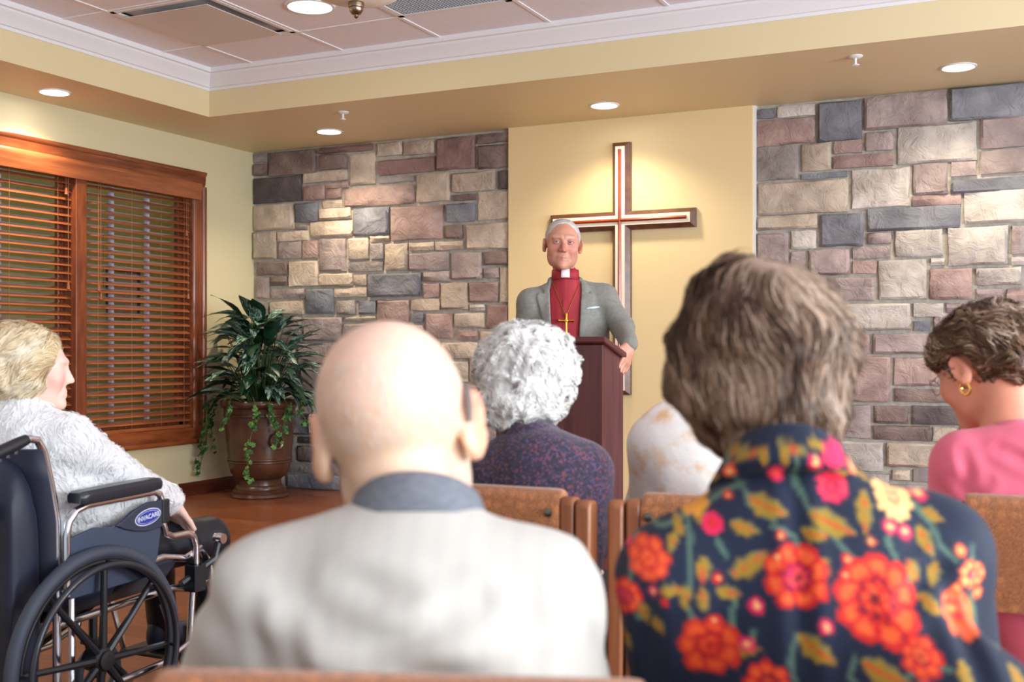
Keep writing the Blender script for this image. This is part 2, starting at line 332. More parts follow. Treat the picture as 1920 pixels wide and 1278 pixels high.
RIGHT='''1420 1453 204 223 B|1458 1530 197 219 L|1421 1530 222 272 P|1534 1617 190 264 B|1622 1777 176 240 M|1781 1925 160 223 B|1422 1498 275 338 G|1503 1559 268 321 T|1564 1617 263 288 P|1624 1676 247 283 M
1563 1676 289 314 P|1503 1590 323 335 B|1598 1707 316 389 L|1684 1832 233 305 L|1713 1778 307 365 M|1783 1831 303 330 M|1839 1925 220 278 M|1838 1925 280 325 M|1783 1925 333 361 B|1420 1591 339 401 T
1420 1533 404 430 T|1539 1620 400 462 B|1420 1479 437 512 M|1484 1531 432 467 L|1484 1512 471 496 M|1518 1594 467 516 M|1628 1801 388 431 B|1628 1672 435 458 M|1710 1803 365 386 P|1808 1925 358 418 L
1679 1768 430 481 L|1778 1890 425 497 L|1897 1925 423 476 M|1897 1925 481 497 L|1599 1671 461 485 M|1599 1644 488 513 P|1648 1738 487 561 L|1745 1772 484 498 L|1744 1823 503 561 P|1831 1915 501 534 L
1831 1881 541 561 M|1888 1925 540 566 P|1545 1641 520 564 M|1545 1708 569 619 L|1714 1770 568 594 L|1775 1850 567 586 M|1714 1746 602 620 B|1752 1850 591 620 M|1545 1631 624 662 P|1638 1755 625 663 M
1545 1670 667 752 P|1677 1762 669 723 P|1678 1810 728 754 N|1768 1830 695 724 T|1545 1634 757 820 M|1640 1704 760 793 N|1711 1812 760 796 D|1638 1745 797 825 N|1749 1795 800 827 T|1545 1657 826 881 L
1663 1762 830 875 T|1673 1707 880 899 T|1712 1760 880 903 G|1420 1515 519 566 M|1420 1540 570 620 L|1420 1540 625 690 B|1420 1540 695 752 M|1420 1540 757 830 T|1420 1540 835 900 M|1856 1925 571 640 M
1761 1850 625 662 G|1768 1850 668 690 M|1856 1925 645 724 T|1816 1925 730 796 M|1800 1925 800 860 P|1768 1925 864 930 M|1545 1668 886 940 G|1672 1764 908 960 M'''
def stone_mesh(w_,h_,dep,seed):
    rg=random.Random(seed); nx=max(3,min(6,round(w_/.07)+2)); nz=max(3,min(5,round(h_/.06)+2))
    vs=[];fs=[]; tx,tz=rg.uniform(-.012,.012),rg.uniform(-.012,.012)
    for j in range(nz):
        for i in range(nx):
            u=i/(nx-1); v=j/(nz-1); ed=min(u,1-u)*w_, min(v,1-v)*h_
            ed=min(ed); x=(u-.5)*w_; z=(v-.5)*h_
            if ed<=1e-6:
                y=-dep*.55+rg.uniform(-.004,.004); x+=rg.uniform(-.0035,.0035); z+=rg.uniform(-.0035,.0035)
            else:
                y=-dep+tx*(u-.5)*2+tz*(v-.5)*2+rg.uniform(-.009,.008); x+=rg.uniform(-.2,.2)*w_/(nx-1); z+=rg.uniform(-.2,.2)*h_/(nz-1)
                if i in(1,nx-2): x=(math.copysign(.5*w_-min(.016,.2*w_),u-.5) if nx>3 else x)
                if j in(1,nz-2): z=(math.copysign(.5*h_-min(.014,.2*h_),v-.5) if nz>3 else z)
            vs.append((x,y,z))
    for j in range(nz-1):
        for i in range(nx-1):
            a=j*nx+i; q=(a,a+1,a+nx+1,a+nx)
            fs+= [q]
    ring=[i for i in range(nx)]+[j*nx+nx-1 for j in range(1,nz)]+[(nz-1)*nx+i for i in range(nx-2,-1,-1)]+[j*nx for j in range(nz-2,0,-1)]
    n=len(vs); 
    for r_ in ring: vs.append((vs[r_][0],.03,vs[r_][2]))
    k=len(ring)
    for q in range(k): fs.append((ring[q],n+q,n+(q+1)%k,ring[(q+1)%k]))
    me=bpy.data.meshes.new('stone'); me.from_pydata(vs,[],fs); me.polygons.foreach_set('use_smooth',[True]*len(fs)); me.set_sharp_from_angle(angle=math.radians(38)); return me
def stone(x0,x1,z0,z1,c,seed):
    z1=min(z1,HS-.003); z0=max(z0,.004)
    if z1-z0<.02 or x1-x0<.02: return
    me=stone_mesh(x1-x0,z1-z0,.022+(seed*37%17)/17*.016,seed)
    o=link('stone',me,STM[c],wall_back); o.location=((x0+x1)/2,WY,(z0+z1)/2)
sid=0
for txt,lo_,hi_ in ((LEFT,WX+.012,PX0-.004),(RIGHT,PX1+.022,RX)):
    for it in txt.replace('\n','|').split('|'):
        a,b,c_,d,k_=it.split(); a,b,c_,d=map(float,(a,b,c_,d)); xm,ym=(a+b)/2,(c_+d)/2
        e=.6
        x0=on_y(a+e,ym,WY).x; x1=on_y(b-e,ym,WY).x; z1=on_y(xm,c_+e,WY).z; z0=on_y(xm,d-e,WY).z
        sid+=1
        if abs(x0-lo_)<.03: x0=lo_
        if abs(x1-hi_)<.03: x1=hi_
        stone(max(x0,lo_),min(x1,hi_),z0,z1,k_,sid)
# courses near the floor and beyond the picture's right edge, where the photograph shows little or nothing
rg=random.Random(3)
def courses(x0,x1,z0,z1):
    global sid
    z=z0
    while z<z1-.05:
        h_=min(rg.choice((.09,.14,.2,.24)),z1-z)
        if z1-z-h_<.06: h_=z1-z
        x=x0
        while x<x1-.02:
            w_=min(rg.uniform(.16,.5),x1-x)
            if x1-x-w_<.1: w_=x1-x
            sid+=1; stone(x+.006,x+w_-.006,z+.006,z+h_-.006,rg.choice('TLGBMPMN'),sid); x+=w_
        z+=h_
courses(PX1+.022,.0,.0,.22); courses(PX0-1.05,PX0-.004,.0,.075)
courses(-.19,RX,.0,HS-.004)
# ------------------------------------------------------------------ window on the left wall
def frame_part(name,prof,p0,p1,u,v,m,parent): return MB().sweep(prof,[p0,p1],[(u,v)]*2).build(name,m,parent,True)
win=struct(thing('window_1','',''))
for k_ in ('label','category'):
    if k_ in win: del win[k_]
CP=[(0,0),(.012,.0),(.02,.012),(.026,.03),(.03,.06),(.03,.09),(.04,.1),(.044,.115),(.04,.125),(0,.125)]   # (out from wall, across)
y0,y1,z0,z1=OY0-.01,OY1+.0,OZ0+.0,OZ1+.0
frame_part('casing_head',CP,(WX,y0-.115,z1-.005),(WX,y1+.115,z1-.005),(1,0,0),(0,0,1),CHERRY,win)
frame_part('casing_side',CP,(WX,y1-.01,z0-.115),(WX,y1-.01,z1+.0),(1,0,0),(0,1,0),CHERRYV,win)
frame_part('casing_side',CP,(WX,y0+.01,z0-.115),(WX,y0+.01,z1+.0),(1,0,0),(0,-1,0),CHERRYV,win)
frame_part('casing_bottom',CP,(WX,y0-.1,z0+.01),(WX,y1+.0,z0+.01),(1,0,0),(0,0,-1),CHERRY,win)
MY=5.946
jm=MB(); jm.box(WX-.18,WX+.005,OY0,OY0+.02,OZ0,OZ1); jm.box(WX-.18,WX+.005,OY1-.02,OY1,OZ0,OZ1); jm.box(WX-.18,WX+.005,OY0,OY1,OZ0,OZ0+.02); jm.box(WX-.18,WX+.005,OY0,OY1,OZ1-.02,OZ1)
jm.build('jamb',CHERRY,win)
MB().box(WX-.15,WX+.03,MY-.05,MY+.05,OZ0+.02,OZ1-.02).build('mullion',CHERRYV,win,bevel=.006)
SASH=mat('sash_paint',(196,190,206),.4)
GL=bpy.data.materials.new('window_glass'); GL.use_nodes=True
nt=GL.node_tree; nt.nodes.clear(); o_=nt.nodes.new('ShaderNodeOutputMaterial'); mx=nt.nodes.new('ShaderNodeMixShader'); tr=nt.nodes.new('ShaderNodeBsdfTransparent'); gs=nt.nodes.new('ShaderNodeBsdfGlossy'); 
gs.inputs['Roughness'].default_value=.02; tr.inputs[0].default_value=(.93,.96,.95,1); mx.inputs[0].default_value=.06; nt.links.new(tr.outputs[0],mx.inputs[1]); nt.links.new(gs.outputs[0],mx.inputs[2]); nt.links.new(mx.outputs[0],o_.inputs[0])
for a,b in ((OY0+.02,MY-.05),(MY+.05,OY1-.02)):
    s_=MB(); s_.box(WX-.13,WX-.09,a,a+.045,OZ0+.02,OZ1-.02); s_.box(WX-.13,WX-.09,b-.045,b,OZ0+.02,OZ1-.02); s_.box(WX-.13,WX-.09,a,b,OZ0+.02,OZ0+.065); s_.box(WX-.13,WX-.09,a,b,OZ1-.065,OZ1-.02)
    sash=s_.build('sash',CHERRYV,win,bevel=.004)
    for f_ in (.33,.66):
        yy=a+(b-a)*f_; MB().box(WX-.125,WX-.095,yy-.014,yy+.014,OZ0+.06,OZ1-.06).build('muntin',SASH,sash)
    ya=[a+.045,a+(b-a)*.33,a+(b-a)*.66,b-.045]
    for i in range(3): MB().box(WX-.112,WX-.108,ya[i]+.01,ya[i+1]-.01,OZ0+.06,OZ1-.06).build('pane',GL,sash)
# space behind the window; the unseen overhang is added, narrow to let daylight in
FARW=mat('far_wall_paint',(176,156,84),.7,(160,140,72),scale=.7)
struct(MB().box(-8.95,-8.85,1.5,9.8,0,3.2).build('wall_beyond',FARW))
struct(MB().box(WX-.55,WX-.18,1.5,9.8,2.95,3.05).build('added_overhang_beyond',WHITE))
struct(MB().box(-8.95,WX-.18,9.7,9.8,0,3.2).build('wall_beyond_end',FARW))
pf=on_x(232,548,-8.83)
t=thing('framed_picture','dark framed picture with pale flowers on the wall behind the blinds','picture',(-8.85,pf.y,pf.z))
MB().box(0,.012,-.2,.2,-.24,.24).build('backing',mat('picture_print',(150,150,120),.6,(190,120,90),scale=9,detail=2),t)
fr=MB()
for a in ((-.23,.23,.22,.25),(-.23,.23,-.25,-.22),(-.23,-.2,-.25,.25),(.2,.23,-.25,.25)): fr.box(0,.03,*a)
fr.build('frame',mat('dark_frame',(60,52,60),.4),t)
# ------------------------------------------------------------------ blinds
def slat_mesh(L):
    n=5; vs=[];fs=[]
    for s_ in (0,L):
        for k in range(n):
            u=k/(n-1)-.5; vs.append((u*.062,s_,.004*(1-4*u*u)))
        for k in range(n-1,-1,-1):
            u=k/(n-1)-.5; vs.append((u*.062,s_,.004*(1-4*u*u)-.003))
    k=2*n
    for j in range(k): fs.append((j,(j+1)%k,k+(j+1)%k,k+j))
    fs.append(tuple(range(k-1,-1,-1))); fs.append(tuple(range(k,2*k)))
    me=bpy.data.meshes.new('slat'); me.from_pydata(vs,[],fs); return me
BX=WX-.035
CORD=mat('blind_cord',(176,112,76),.7)
def blind(a,b,label,tilt,cords,zb):
    t=thing('wooden_blind',label,'window blind',(BX,a,0),group='wooden blinds in the window')
    L=b-a; me=slat_mesh(L); zt=OZ1-.1
    n=int((zt-zb)/.0575)
    for i in range(n):
        z=zt-.03-i*.0575
        o=link('slat',me,BLINDW,t); o.location=(0,0,z); o.rotation_euler=(0,math.radians(tilt+RNG.uniform(-1.5,1.5)),0)
    MB().box(-.03,.03,0,L,zt-.005,OZ1-.02).build('head_rail',BLINDW,t)
    zl=zt-.03-n*.0575
    MB().box(-.03,.03,0,L,zl-.012,zl+.012).build('bottom_rail',BLINDW,t,bevel=.004)
    c=MB()
    for f_ in cords:
        for xx in (-.03,.031): c.tube([(xx,f_*L,zl),(xx,f_*L,zt)],.0012,5)
    c.build('ladder_cord',CORD,t)
    return t
def pull(t,y,z1,zends):
    for k,zz_ in enumerate(zends):
        yy=y+k*.02
        c=MB().tube([(.038,yy,z1),(.04,yy,zz_)],.0016,5).build('pull_cord',CORD,t)
        MB().lathe([(.003,zz_+.012),(.009,zz_+.006),(.01,zz_-.02),(.013,zz_-.034),(.004,zz_-.038)],10,c=(.04,yy,0)).build('tassel',BLINDW,c,True)
b1=blind(OY0+.03,MY-.055,'wooden slat blind in the window bay beside the wheelchair, fully lowered',30,(.1,.38,.66,.92),OZ0+.06)
b2=blind(MY+.055,OY1-.025,'wooden slat blind in the window bay beside the potted plant, fully lowered',31,(.12,.42,.7,.93),OZ0+.05)
pull(b1,MY-.055-OY0-.03-.06,OZ1-.1,(2.28,1.62)); pull(b2,.13,OZ1-.1,(1.62,1.56)); pull(b2,OY1-.025-MY-.055-.06,OZ1-.1,(2.1,1.6))
vp=[(0,0),(.012,.0),(.016,.01),(.016,.07),(.026,.09),(.026,.12),(.02,.13),(0,.13)]
t=MB().sweep(vp,[(WX+.035,OY0-.02,OZ1-.11),(WX+.035,OY1+.04,OZ1-.11)],[((1,0,0),(0,0,1))]*2).build('blind_valance',BLINDW,None,True)
for yy in (OY0-.02,OY1+.03): MB().box(WX-.01,WX+.04,yy,yy+.01,OZ1-.11,OZ1+.01).build('valance_return',BLINDW,t)
tag(t,'long wooden valance board running across the top of both blinds','valance')
# ------------------------------------------------------------------ outlets
PLATE=mat('outlet_plate',(206,190,156),.4); DARK=mat('slot_black',(30,28,26),.6)
def outlet(loc,rz,label,z):
    t=thing('wall_outlet',label,'outlet',(loc[0],loc[1],z),rz)
    MB().box(-.036,.036,-.007,.0,-.058,.058).build('cover_plate',PLATE,t,bevel=.004)
    for zz_ in (-.022,.022):
        r=MB().lathe([(.016,-.0075),(.016,-.0095)],20,axis='y').build('receptacle',PLATE,t); r.location.z=zz_
        s_=MB(); s_.box(-.007,-.005,-.0102,-.009,-.005,.006); s_.box(.005,.007,-.0102,-.009,-.004,.005); s_.build('slots',DARK,r)
    return t
outlet((WX,7.403),math.radians(90),'beige wall outlet on the cream wall behind the plant urn',.52)
ob=outlet((-5.585,WY-.055),0,'beige wall outlet set into the stone wall beside the plant urn',.548)
MB().box(-.06,.06,.0,.07,-.075,.075).build('mounting_block',mat('block_white',(210,212,218),.6),ob,bevel=.004)
# ------------------------------------------------------------------ wall cross
WALN=mat('walnut_wood',(112,72,52),.35,(84,52,38),scale=5,stretch=(3,3,3),coat=.2)
MAPLE=mat('maple_inlay',(248,238,224),.4,(240,226,206),scale=6)
ROSE=mat('rosewood_strip',(168,72,32),.28,(136,52,24),scale=6,coat=.4)
CC=(-2.876,WY-.05,2.096)
cx0,cx1,cz0,cz1=-3.437-CC[0],-2.323-CC[0],.836-CC[2],2.664-CC[2]
def cross_outline(hw,ins):
    a,b,c_,d=cx0+ins,cx1-ins,cz0+ins,cz1-ins
    return [(-hw,c_),(hw,c_),(hw,-hw),(b,-hw),(b,hw),(hw,hw),(hw,d),(-hw,d),(-hw,hw),(a,hw),(a,-hw),(-hw,-hw)]
def cross_solid(o0,o1,y0,y1):
    n=12; vs=[(x,y0,z) for x,z in o0]+[(x,y1,z) for x,z in o1]
    fs=[tuple(range(n)),tuple(range(2*n-1,n-1,-1))]+[(i,n+i,n+(i+1)%n,(i+1)%n) for i in range(n)]
    return MB().add(vs,fs)
t=thing('wall_cross','large wooden wall cross with pale inlay and red-brown centre strip','cross',CC)
b_=cross_solid(cross_outline(.068,0),cross_outline(.068,0),.0,-.03); 
c2=cross_solid(cross_outline(.068,0),cross_outline(.036,.032),-.03,-.06); b_.add(c2.v,c2.f)
b_.build('walnut_frame',WALN,t)
cross_solid(cross_outline(.0365,.0315),cross_outline(.0355,.0325),-.05,-.064).build('maple_inlay',MAPLE,t)
rp=[(-.012,-.06),(-.012,-.072),(0,-.08),(.012,-.072),(.012,-.06)]
r1=MB(); r1.sweep([(x,y) for x,y in rp],[(0,0,cz0+.055),(0,0,cz1-.055)],[((1,0,0),(0,1,0))]*2); r1.sweep([(x,y) for x,y in rp],[(cx0+.055,0,0),(cx1-.055,0,0)],[((0,0,1),(0,1,0))]*2)
r1.build('rosewood_strip',ROSE,t)
# ------------------------------------------------------------------ lectern
MAHO=mat('mahogany_laminate',(96,50,50),.35,(74,36,38),scale=4,stretch=(9,9,.5),detail=6,coat=.15)
MAHT=mat('mahogany_edge',(88,38,38),.3,coat=.2)
lx,ly=-1.739,4.490
t=thing('lectern','dark mahogany lectern with slanted top, the speaker standing behind it','lectern',(lx,ly,0))
LW,LD=.5,.25
def slz(y): return 1.195-.2*(y/LD)*.5
bd=MB(); 
bd.box(-LW,0,0,.02,.06,1.185); bd.build('front_panel',MAHO,t,bevel=.003)
for x0 in (-.02,-LW):
    s_=MB(); s_.add([(x0,.02,.06),(x0+.02,.02,.06),(x0+.02,LD,.06),(x0,LD,.06),(x0,.02,1.183),(x0+.02,.02,1.183),(x0+.02,LD,1.118),(x0,LD,1.118)],[(0,3,2,1),(4,5,6,7),(0,1,5,4),(1,2,6,5),(2,3,7,6),(3,0,4,7)]); s_.build('side_panel',MAHO,t)
MB().box(-LW+.02,-.02,.04,LD-.01,.62,.64).build('shelf',MAHO,t)
MB().box(-LW-.015,.015,-.015,LD+.015,0,.06).build('plinth',MAHT,t,bevel=.004)
tp=MB(); y0,y1=-.02,LD+.03; za,zb=1.192,1.115
tp.add([(-LW-.02,y0,za),(.02,y0,za),(.02,y1,zb),(-LW-.02,y1,zb),(-LW-.02,y0,za+.028),(.02,y0,za+.028),(.02,y1,zb+.028),(-LW-.02,y1,zb+.028)],[(0,3,2,1),(4,5,6,7),(0,1,5,4),(1,2,6,5),(2,3,7,6),(3,0,4,7)])
tp.build('top',MAHT,t,bevel=.006)
# ------------------------------------------------------------------ plant urn
URN=mat('glazed_brown_pot',(92,58,42),.32,(70,42,30),scale=5,coat=.3)
uc=at(487,900,9.07); ux,uy=uc.x,uc.y
t=thing('plant_urn','large glazed brown pedestal urn holding the leafy plant','urn',(ux,uy,0))
MB().lathe([(.0,0),(.225,0),(.232,.012),(.225,.03),(.212,.036),(.214,.05),(.2,.062),(.19,.068),(.19,.08),(.178,.095),(.17,.1),(.166,.13),(.172,.15)],48).build('foot',URN,t,True)
MB().lathe([(.0,.14),(.172,.145),(.2,.165),(.228,.2),(.243,.25),(.247,.275),(.254,.28),(.254,.29),(.247,.295),(.254,.3),(.254,.31),(.249,.315),(.262,.45),(.272,.6),(.275,.635),(.283,.642),(.283,.655),(.277,.66),(.281,.7),(.262,.7),(.24,.5),(.0,.45)],48).build('bowl',URN,t,True)
MB().ring([(.262,.7),(.281,.7),(.296,.712),(.306,.73),(.306,.752),(.296,.765),(.28,.766),(.262,.75)]).build('rim',URN,t,True)
for a in (-25,155):
    ca,sa=math.cos(math.radians(a)),math.sin(math.radians(a)); n=16
    MB().tube([(.272*ca+.02*ca+.05*math.cos(2*PI*k/n)*-sa,.272*sa+.02*sa+.05*math.cos(2*PI*k/n)*ca,.45+.055*math.sin(2*PI*k/n)) for k in range(n)],.012,8,closed=True).build('ring_handle',URN,t,True)
MB().lathe([(0,.69),(.262,.7),(.262,.72),(0,.74)],32).build('soil',mat('potting_soil',(52,40,30),.95,bump=.5,bscale=60),t)
# leafy plant
def leaf_mat():
    m=bpy.data.materials.new('variegated_leaf'); m.use_nodes=True; nt=m.node_tree; N=nt.nodes; L=nt.links; b=N['Principled BSDF']
    tc=N.new('ShaderNodeTexCoord'); mp=N.new('ShaderNodeMapping'); mp.inputs['Scale'].default_value=(70,16,1); L.new(tc.outputs['Object'],mp.inputs[0])
    oi=N.new('ShaderNodeObjectInfo'); ad=N.new('ShaderNodeVectorMath'); L.new(mp.outputs[0],ad.inputs[0]); ml=N.new('ShaderNodeMath'); ml.operation='MULTIPLY'; ml.inputs[1].default_value=30; L.new(oi.outputs['Random'],ml.inputs[0]); L.new(ml.outputs[0],ad.inputs[1])
    n=N.new('ShaderNodeTexNoise'); n.inputs['Scale'].default_value=1; n.inputs['Detail'].default_value=3; n.inputs['Distortion'].default_value=1.2; L.new(ad.outputs[0],n.inputs['Vector'])
    r=N.new('ShaderNodeValToRGB'); e=r.color_ramp.elements; e[0].position=.47; e[0].color=(*lin((22,58,42)),1); e[1].position=.62; e[1].color=(*lin((168,200,184)),1); L.new(n.outputs['Fac'],r.inputs[0]); L.new(r.outputs[0],b.inputs['Base Color'])
    b.inputs['Roughness'].default_value=.34; return m
LEAFM=leaf_mat(); DLEAF=mat('dark_leaf',(20,52,34),.4,(34,72,50),scale=12)
def leaf_mesh(L,W,droop,fold):
    n=8; vs=[];fs=[]
    for i in range(n):
        u=i/(n-1); wd=W*math.sin(PI*min(1,(u*.93+.05))**.85)*.5*(1-.15*u); 
        y=L*(u-.12*droop*u*u); z=-droop*L*u*u*.55+.05*L*math.sin(u*PI*.6)
        for s_ in (-1,-.5,0,.5,1): vs.append((s_*wd,y,z+fold*wd*abs(s_)+.004*math.sin(9*u+3*s_)))
    for i in range(n-1):
        for j in range(4): a=i*5+j; fs.append((a,a+1,a+6,a+5))
    me=bpy.data.meshes.new('leaf'); me.from_pydata(vs,[],fs); me.polygons.foreach_set('use_smooth',[True]*len(fs)); return me
LM=[leaf_mesh(.34,.12,.6,.2),leaf_mesh(.3,.115,.95,.16),leaf_mesh(.36,.13,.4,.24),leaf_mesh(.27,.1,1.15,.12)]
LM2=[]
for m_ in LM:
    m_.materials.append(LEAFM); c_=m_.copy(); c_.materials.clear(); c_.materials.append(DLEAF); LM2.append(c_)
t=thing('leafy_plant','bushy plant with long dark leaves streaked silver, growing in the brown urn','plant',(ux,uy,.735))
rg=random.Random(11); stems=MB()
for i in range(170):
    a=rg.uniform(0,2*PI); el=(i+rg.random())/170; hgt=.06+.62*el; 
    rr=.34*math.cos(max(0,el-.3)*1.8)**.6*rg.uniform(.35,1.0)
    tilt=rg.uniform(-16,22)+26*el; sc=rg.uniform(.75,1.08)
    dx,dy=math.cos(a),math.sin(a)
    for q_ in range(8):
        if ux+dx*(rr+.3*sc)<WX+.05 or uy+dy*(rr+.3*sc)>WY-.07: rr*=.8; sc*=.93
    bx,by=rr*dx,rr*dy
    o=link('leaf',(LM if rg.random()<.68 else LM2)[rg.randrange(4)],None,t)
    o.location=(bx,by,hgt); o.scale=(sc,sc,sc); o.rotation_euler=(math.radians(tilt),rg.uniform(-.3,.3),a-PI/2+rg.uniform(-.25,.25))
    stems.tube([(.3*bx,.3*by,.0),(.65*bx,.65*by,hgt*.6),(bx,by,hgt)],[.006,.005,.003],5)
tag(stems.build('stems',mat('stem_green',(62,92,48),.5),t),kind='stuff')
# ivy
IVY=mat('ivy_leaf',(58,110,52),.45,(36,80,38),scale=14); IVY2=mat('ivy_leaf_light',(110,158,70),.45,(74,128,58),scale=14)
iv=[]
for k in range(11):
    a=k/11*2*PI; r_=.024*(1+.28*math.cos(5*a)) ; iv.append((r_*math.sin(a),r_*math.cos(a)-.012,.003*math.cos(3*a)))
ivm=bpy.data.meshes.new('ivy_leaf'); ivm.from_pydata(iv+[(0,0,.004)],[],[(i,(i+1)%11,11) for i in range(11)]); ivm.materials.append(IVY)
ivm2=ivm.copy(); ivm2.materials.clear(); ivm2.materials.append(IVY2)
t=thing('trailing_ivy','thin trailing ivy vines hanging over the rim of the brown urn','ivy',(ux,uy,.74))
def vine(ang,drop,r0=.31,out=.04,n=12,light=.3,sway=.03):
    ca,sa=math.cos(ang),math.sin(ang); pts=[(.2*ca,.2*sa,.02),(r0*.95*ca,r0*.95*sa,.06)]
    ph=rg.uniform(0,6)
    for k in range(1,n+1):
        u=k/n; q=sway*math.sin(ph+5*u); rr=r0+.02+out*u; pts.append((rr*ca-q*sa,rr*sa+q*ca,.04-drop*u))
    MB().tube(pts,.0022,5).build('vine',mat('vine_stem',(96,110,58),.6),t)
    for k in range(int(drop*70)+5):
        u=rg.random(); p=pts[2+min(n-1,int(u*n))]
        o=link('ivy_leaf',ivm2 if rg.random()<light else ivm,None,t); o.location=(p[0]+rg.uniform(-.025,.025)+.01*ca,p[1]+rg.uniform(-.025,.025)+.01*sa,p[2]+rg.uniform(-.03,.03))
        o.rotation_euler=(rg.uniform(.7,1.5),rg.uniform(-.6,.6),ang+PI/2+rg.uniform(-.8,.8)); s_=rg.uniform(.5,.95); o.scale=(s_,s_,s_)
# angles: camera is roughly towards -64 deg from the urn
vine(math.radians(-62),.58,light=.55); vine(math.radians(-35),.4); vine(math.radians(-18),.26,light=.4); vine(math.radians(8),.24,out=.12); vine(math.radians(22),.2,out=.14)
vine(math.radians(-160),.6,r0=.4,out=.06); vine(math.radians(-150),.45,r0=.38,light=.2); vine(math.radians(-172),.42,r0=.38); vine(math.radians(-95),.2)
# ------------------------------------------------------------------ chairs
OAK=mat('oak_chair_wood',(160,98,60),.4,(132,76,44),scale=5,stretch=(6,6,.7),coat=.15)
def weave():
    m=bpy.data.materials.new('rust_weave'); m.use_nodes=True; nt=m.node_tree; N=nt.nodes; L=nt.links; b=N['Principled BSDF']
    tc=N.new('ShaderNodeTexCoord')
    v=N.new('ShaderNodeTexVoronoi'); v.feature='DISTANCE_TO_EDGE'; v.inputs['Scale'].default_value=260; L.new(tc.outputs['Object'],v.inputs['Vector'])
    r=N.new('ShaderNodeValToRGB'); e=r.color_ramp.elements; e[0].position=.05; e[0].color=(*lin((184,120,72)),1); e[1].position=.25; e[1].color=(*lin((122,70,40)),1); L.new(v.outputs['Distance'],r.inputs[0])
    v2=N.new('ShaderNodeTexVoronoi'); v2.inputs['Scale'].default_value=40; v2.inputs['Randomness'].default_value=.35; L.new(tc.outputs['Object'],v2.inputs['Vector'])
    r2=N.new('ShaderNodeValToRGB'); e=r2.color_ramp.elements; e[0].position=.25; e[0].color=(1.15,1.1,1,1); e[1].position=.5; e[1].color=(.85,.82,.8,1); L.new(v2.outputs['Distance'],r2.inputs[0])
    mx=N.new('ShaderNodeMix'); mx.data_type='RGBA'; mx.blend_type='MULTIPLY'; mx.inputs[0].default_value=1; L.new(r.outputs[0],mx.inputs[6]); L.new(r2.outputs[0],mx.inputs[7]); L.new(mx.outputs[2],b.inputs['Base Color'])
    b.inputs['Roughness'].default_value=.8; b.inputs['Sheen Weight'].default_value=.3
    bp=N.new('ShaderNodeBump'); bp.inputs['Strength'].default_value=.4; bp.inputs['Distance'].default_value=.004; L.new(v.outputs['Distance'],bp.inputs['Height']); L.new(bp.outputs[0],b.inputs['Normal'])
    return m
WEAVE=weave(); STEEL=mat('steel_button',(120,124,118),.3,metal=1)
def rounded_pad(x0,x1,prof,n=2):
    """profile (y,z) extruded along x with softened ends"""
    xs=[(x0,.9),(x0+.006,.97),(x0+.016,1),(x1-.016,1),(x1-.006,.97),(x1,.9)]; cy_=sum(p[0] for p in prof)/len(prof); cz_=sum(p[1] for p in prof)/len(prof)
    m_=MB(); k=len(prof); vs=[];fs=[]
    for x,s_ in xs: vs+=[(x,cy_+(y-cy_)*s_,cz_+(z-cz_)*(1-(1-s_)*.25)) for y,z in prof]
    for i in range(len(xs)-1):
        for j in range(k): fs.append((i*k+j,i*k+(j+1)%k,(i+1)*k+(j+1)%k,(i+1)*k+j))
    fs.append(tuple(range(k-1,-1,-1))); fs.append(tuple((len(xs)-1)*k+j for j in range(k)))
    return m_.add(vs,fs)
CWD=.275
def make_chair(loc,rz,label):
    """origin: middle of the rear face of the back on the floor; faces +y"""
    t=thing('upholstered_chair',label,'chair',loc,rz,'rust upholstered chairs with wooden frames')
    pad=[(0.0,.672),(-.004,.70),(-.006,.78),(-.004,.84),(.002,.868),(.016,.885),(.034,.889),(.052,.88),(.06,.86),(.062,.8),(.066,.72),(.06,.675),(.03,.668)]
    rounded_pad(-.208,.208,pad).build('back_pad',WEAVE,t,True)
    for s_ in (-1,1):
        b_=MB().lathe([(.008,-.0065),(.008,-.009),(.004,-.011)],14,axis='y').build('button',STEEL,t,True); b_.location=(s_*.19,0,.845)
        pr=[(.0,.0),(.036,.0),(.04,.3),(.05,.5),(.05,.86),(.042,.874),(.012,.876),(.003,.866),(.0,.6),(-.01,.3)]
        def post(x0,x1,top,name,dy=0):
            q=[(y+dy,min(z,top+(z-.866) if z>.8 else z)) for y,z in pr]; k=len(q)
            vs=[(x0,y,z) for y,z in q]+[(x1,y,z) for y,z in q]; fs=[tuple(range(k)),tuple(range(2*k-1,k-1,-1))]+[(i,k+i,k+(i+1)%k,(i+1)%k) for i in range(k)]
            return MB().add(vs,fs).build(name,OAK,t,True,bevel=.006)
        a,b=sorted((s_*.209,s_*.239)); post(a,b,.868,'back_stile')
        a,b=sorted((s_*.243,s_*CWD)); post(a,b,.862,'rear_leg',-.004)
        ar=[(.02,.655),(.1,.662),(.3,.668),(.4,.665),(.44,.65),(.455,.62),(.455,.0),(.415,.0),(.415,.6),(.4,.628),(.3,.632),(.02,.622)]; k=len(ar)
        vs=[(a,y,z) for y,z in ar]+[(b,y,z) for y,z in ar]; fs=[tuple(range(k)),tuple(range(2*k-1,k-1,-1))]+[(i,k+i,k+(i+1)%k,(i+1)%k) for i in range(k)]
        MB().add(vs,fs).build('arm_and_front_leg',OAK,t,True,bevel=.007)
        MB().box(a+.004,b-.004,.03,.43,.36,.4).build('side_rail',OAK,t,bevel=.004)
    MB().box(-.245,.245,.03,.06,.35,.4).build('rear_rail',OAK,t,bevel=.004); MB().box(-.245,.245,.4,.43,.35,.4).build('front_rail',OAK,t,bevel=.004)
    st=[(.04,.4),(.045,.43),(.06,.45),(.2,.458),(.4,.455),(.44,.445),(.455,.42),(.45,.4)]
    rounded_pad(-.24,.24,st).build('seat_pad',WEAVE,t,True)
    return t
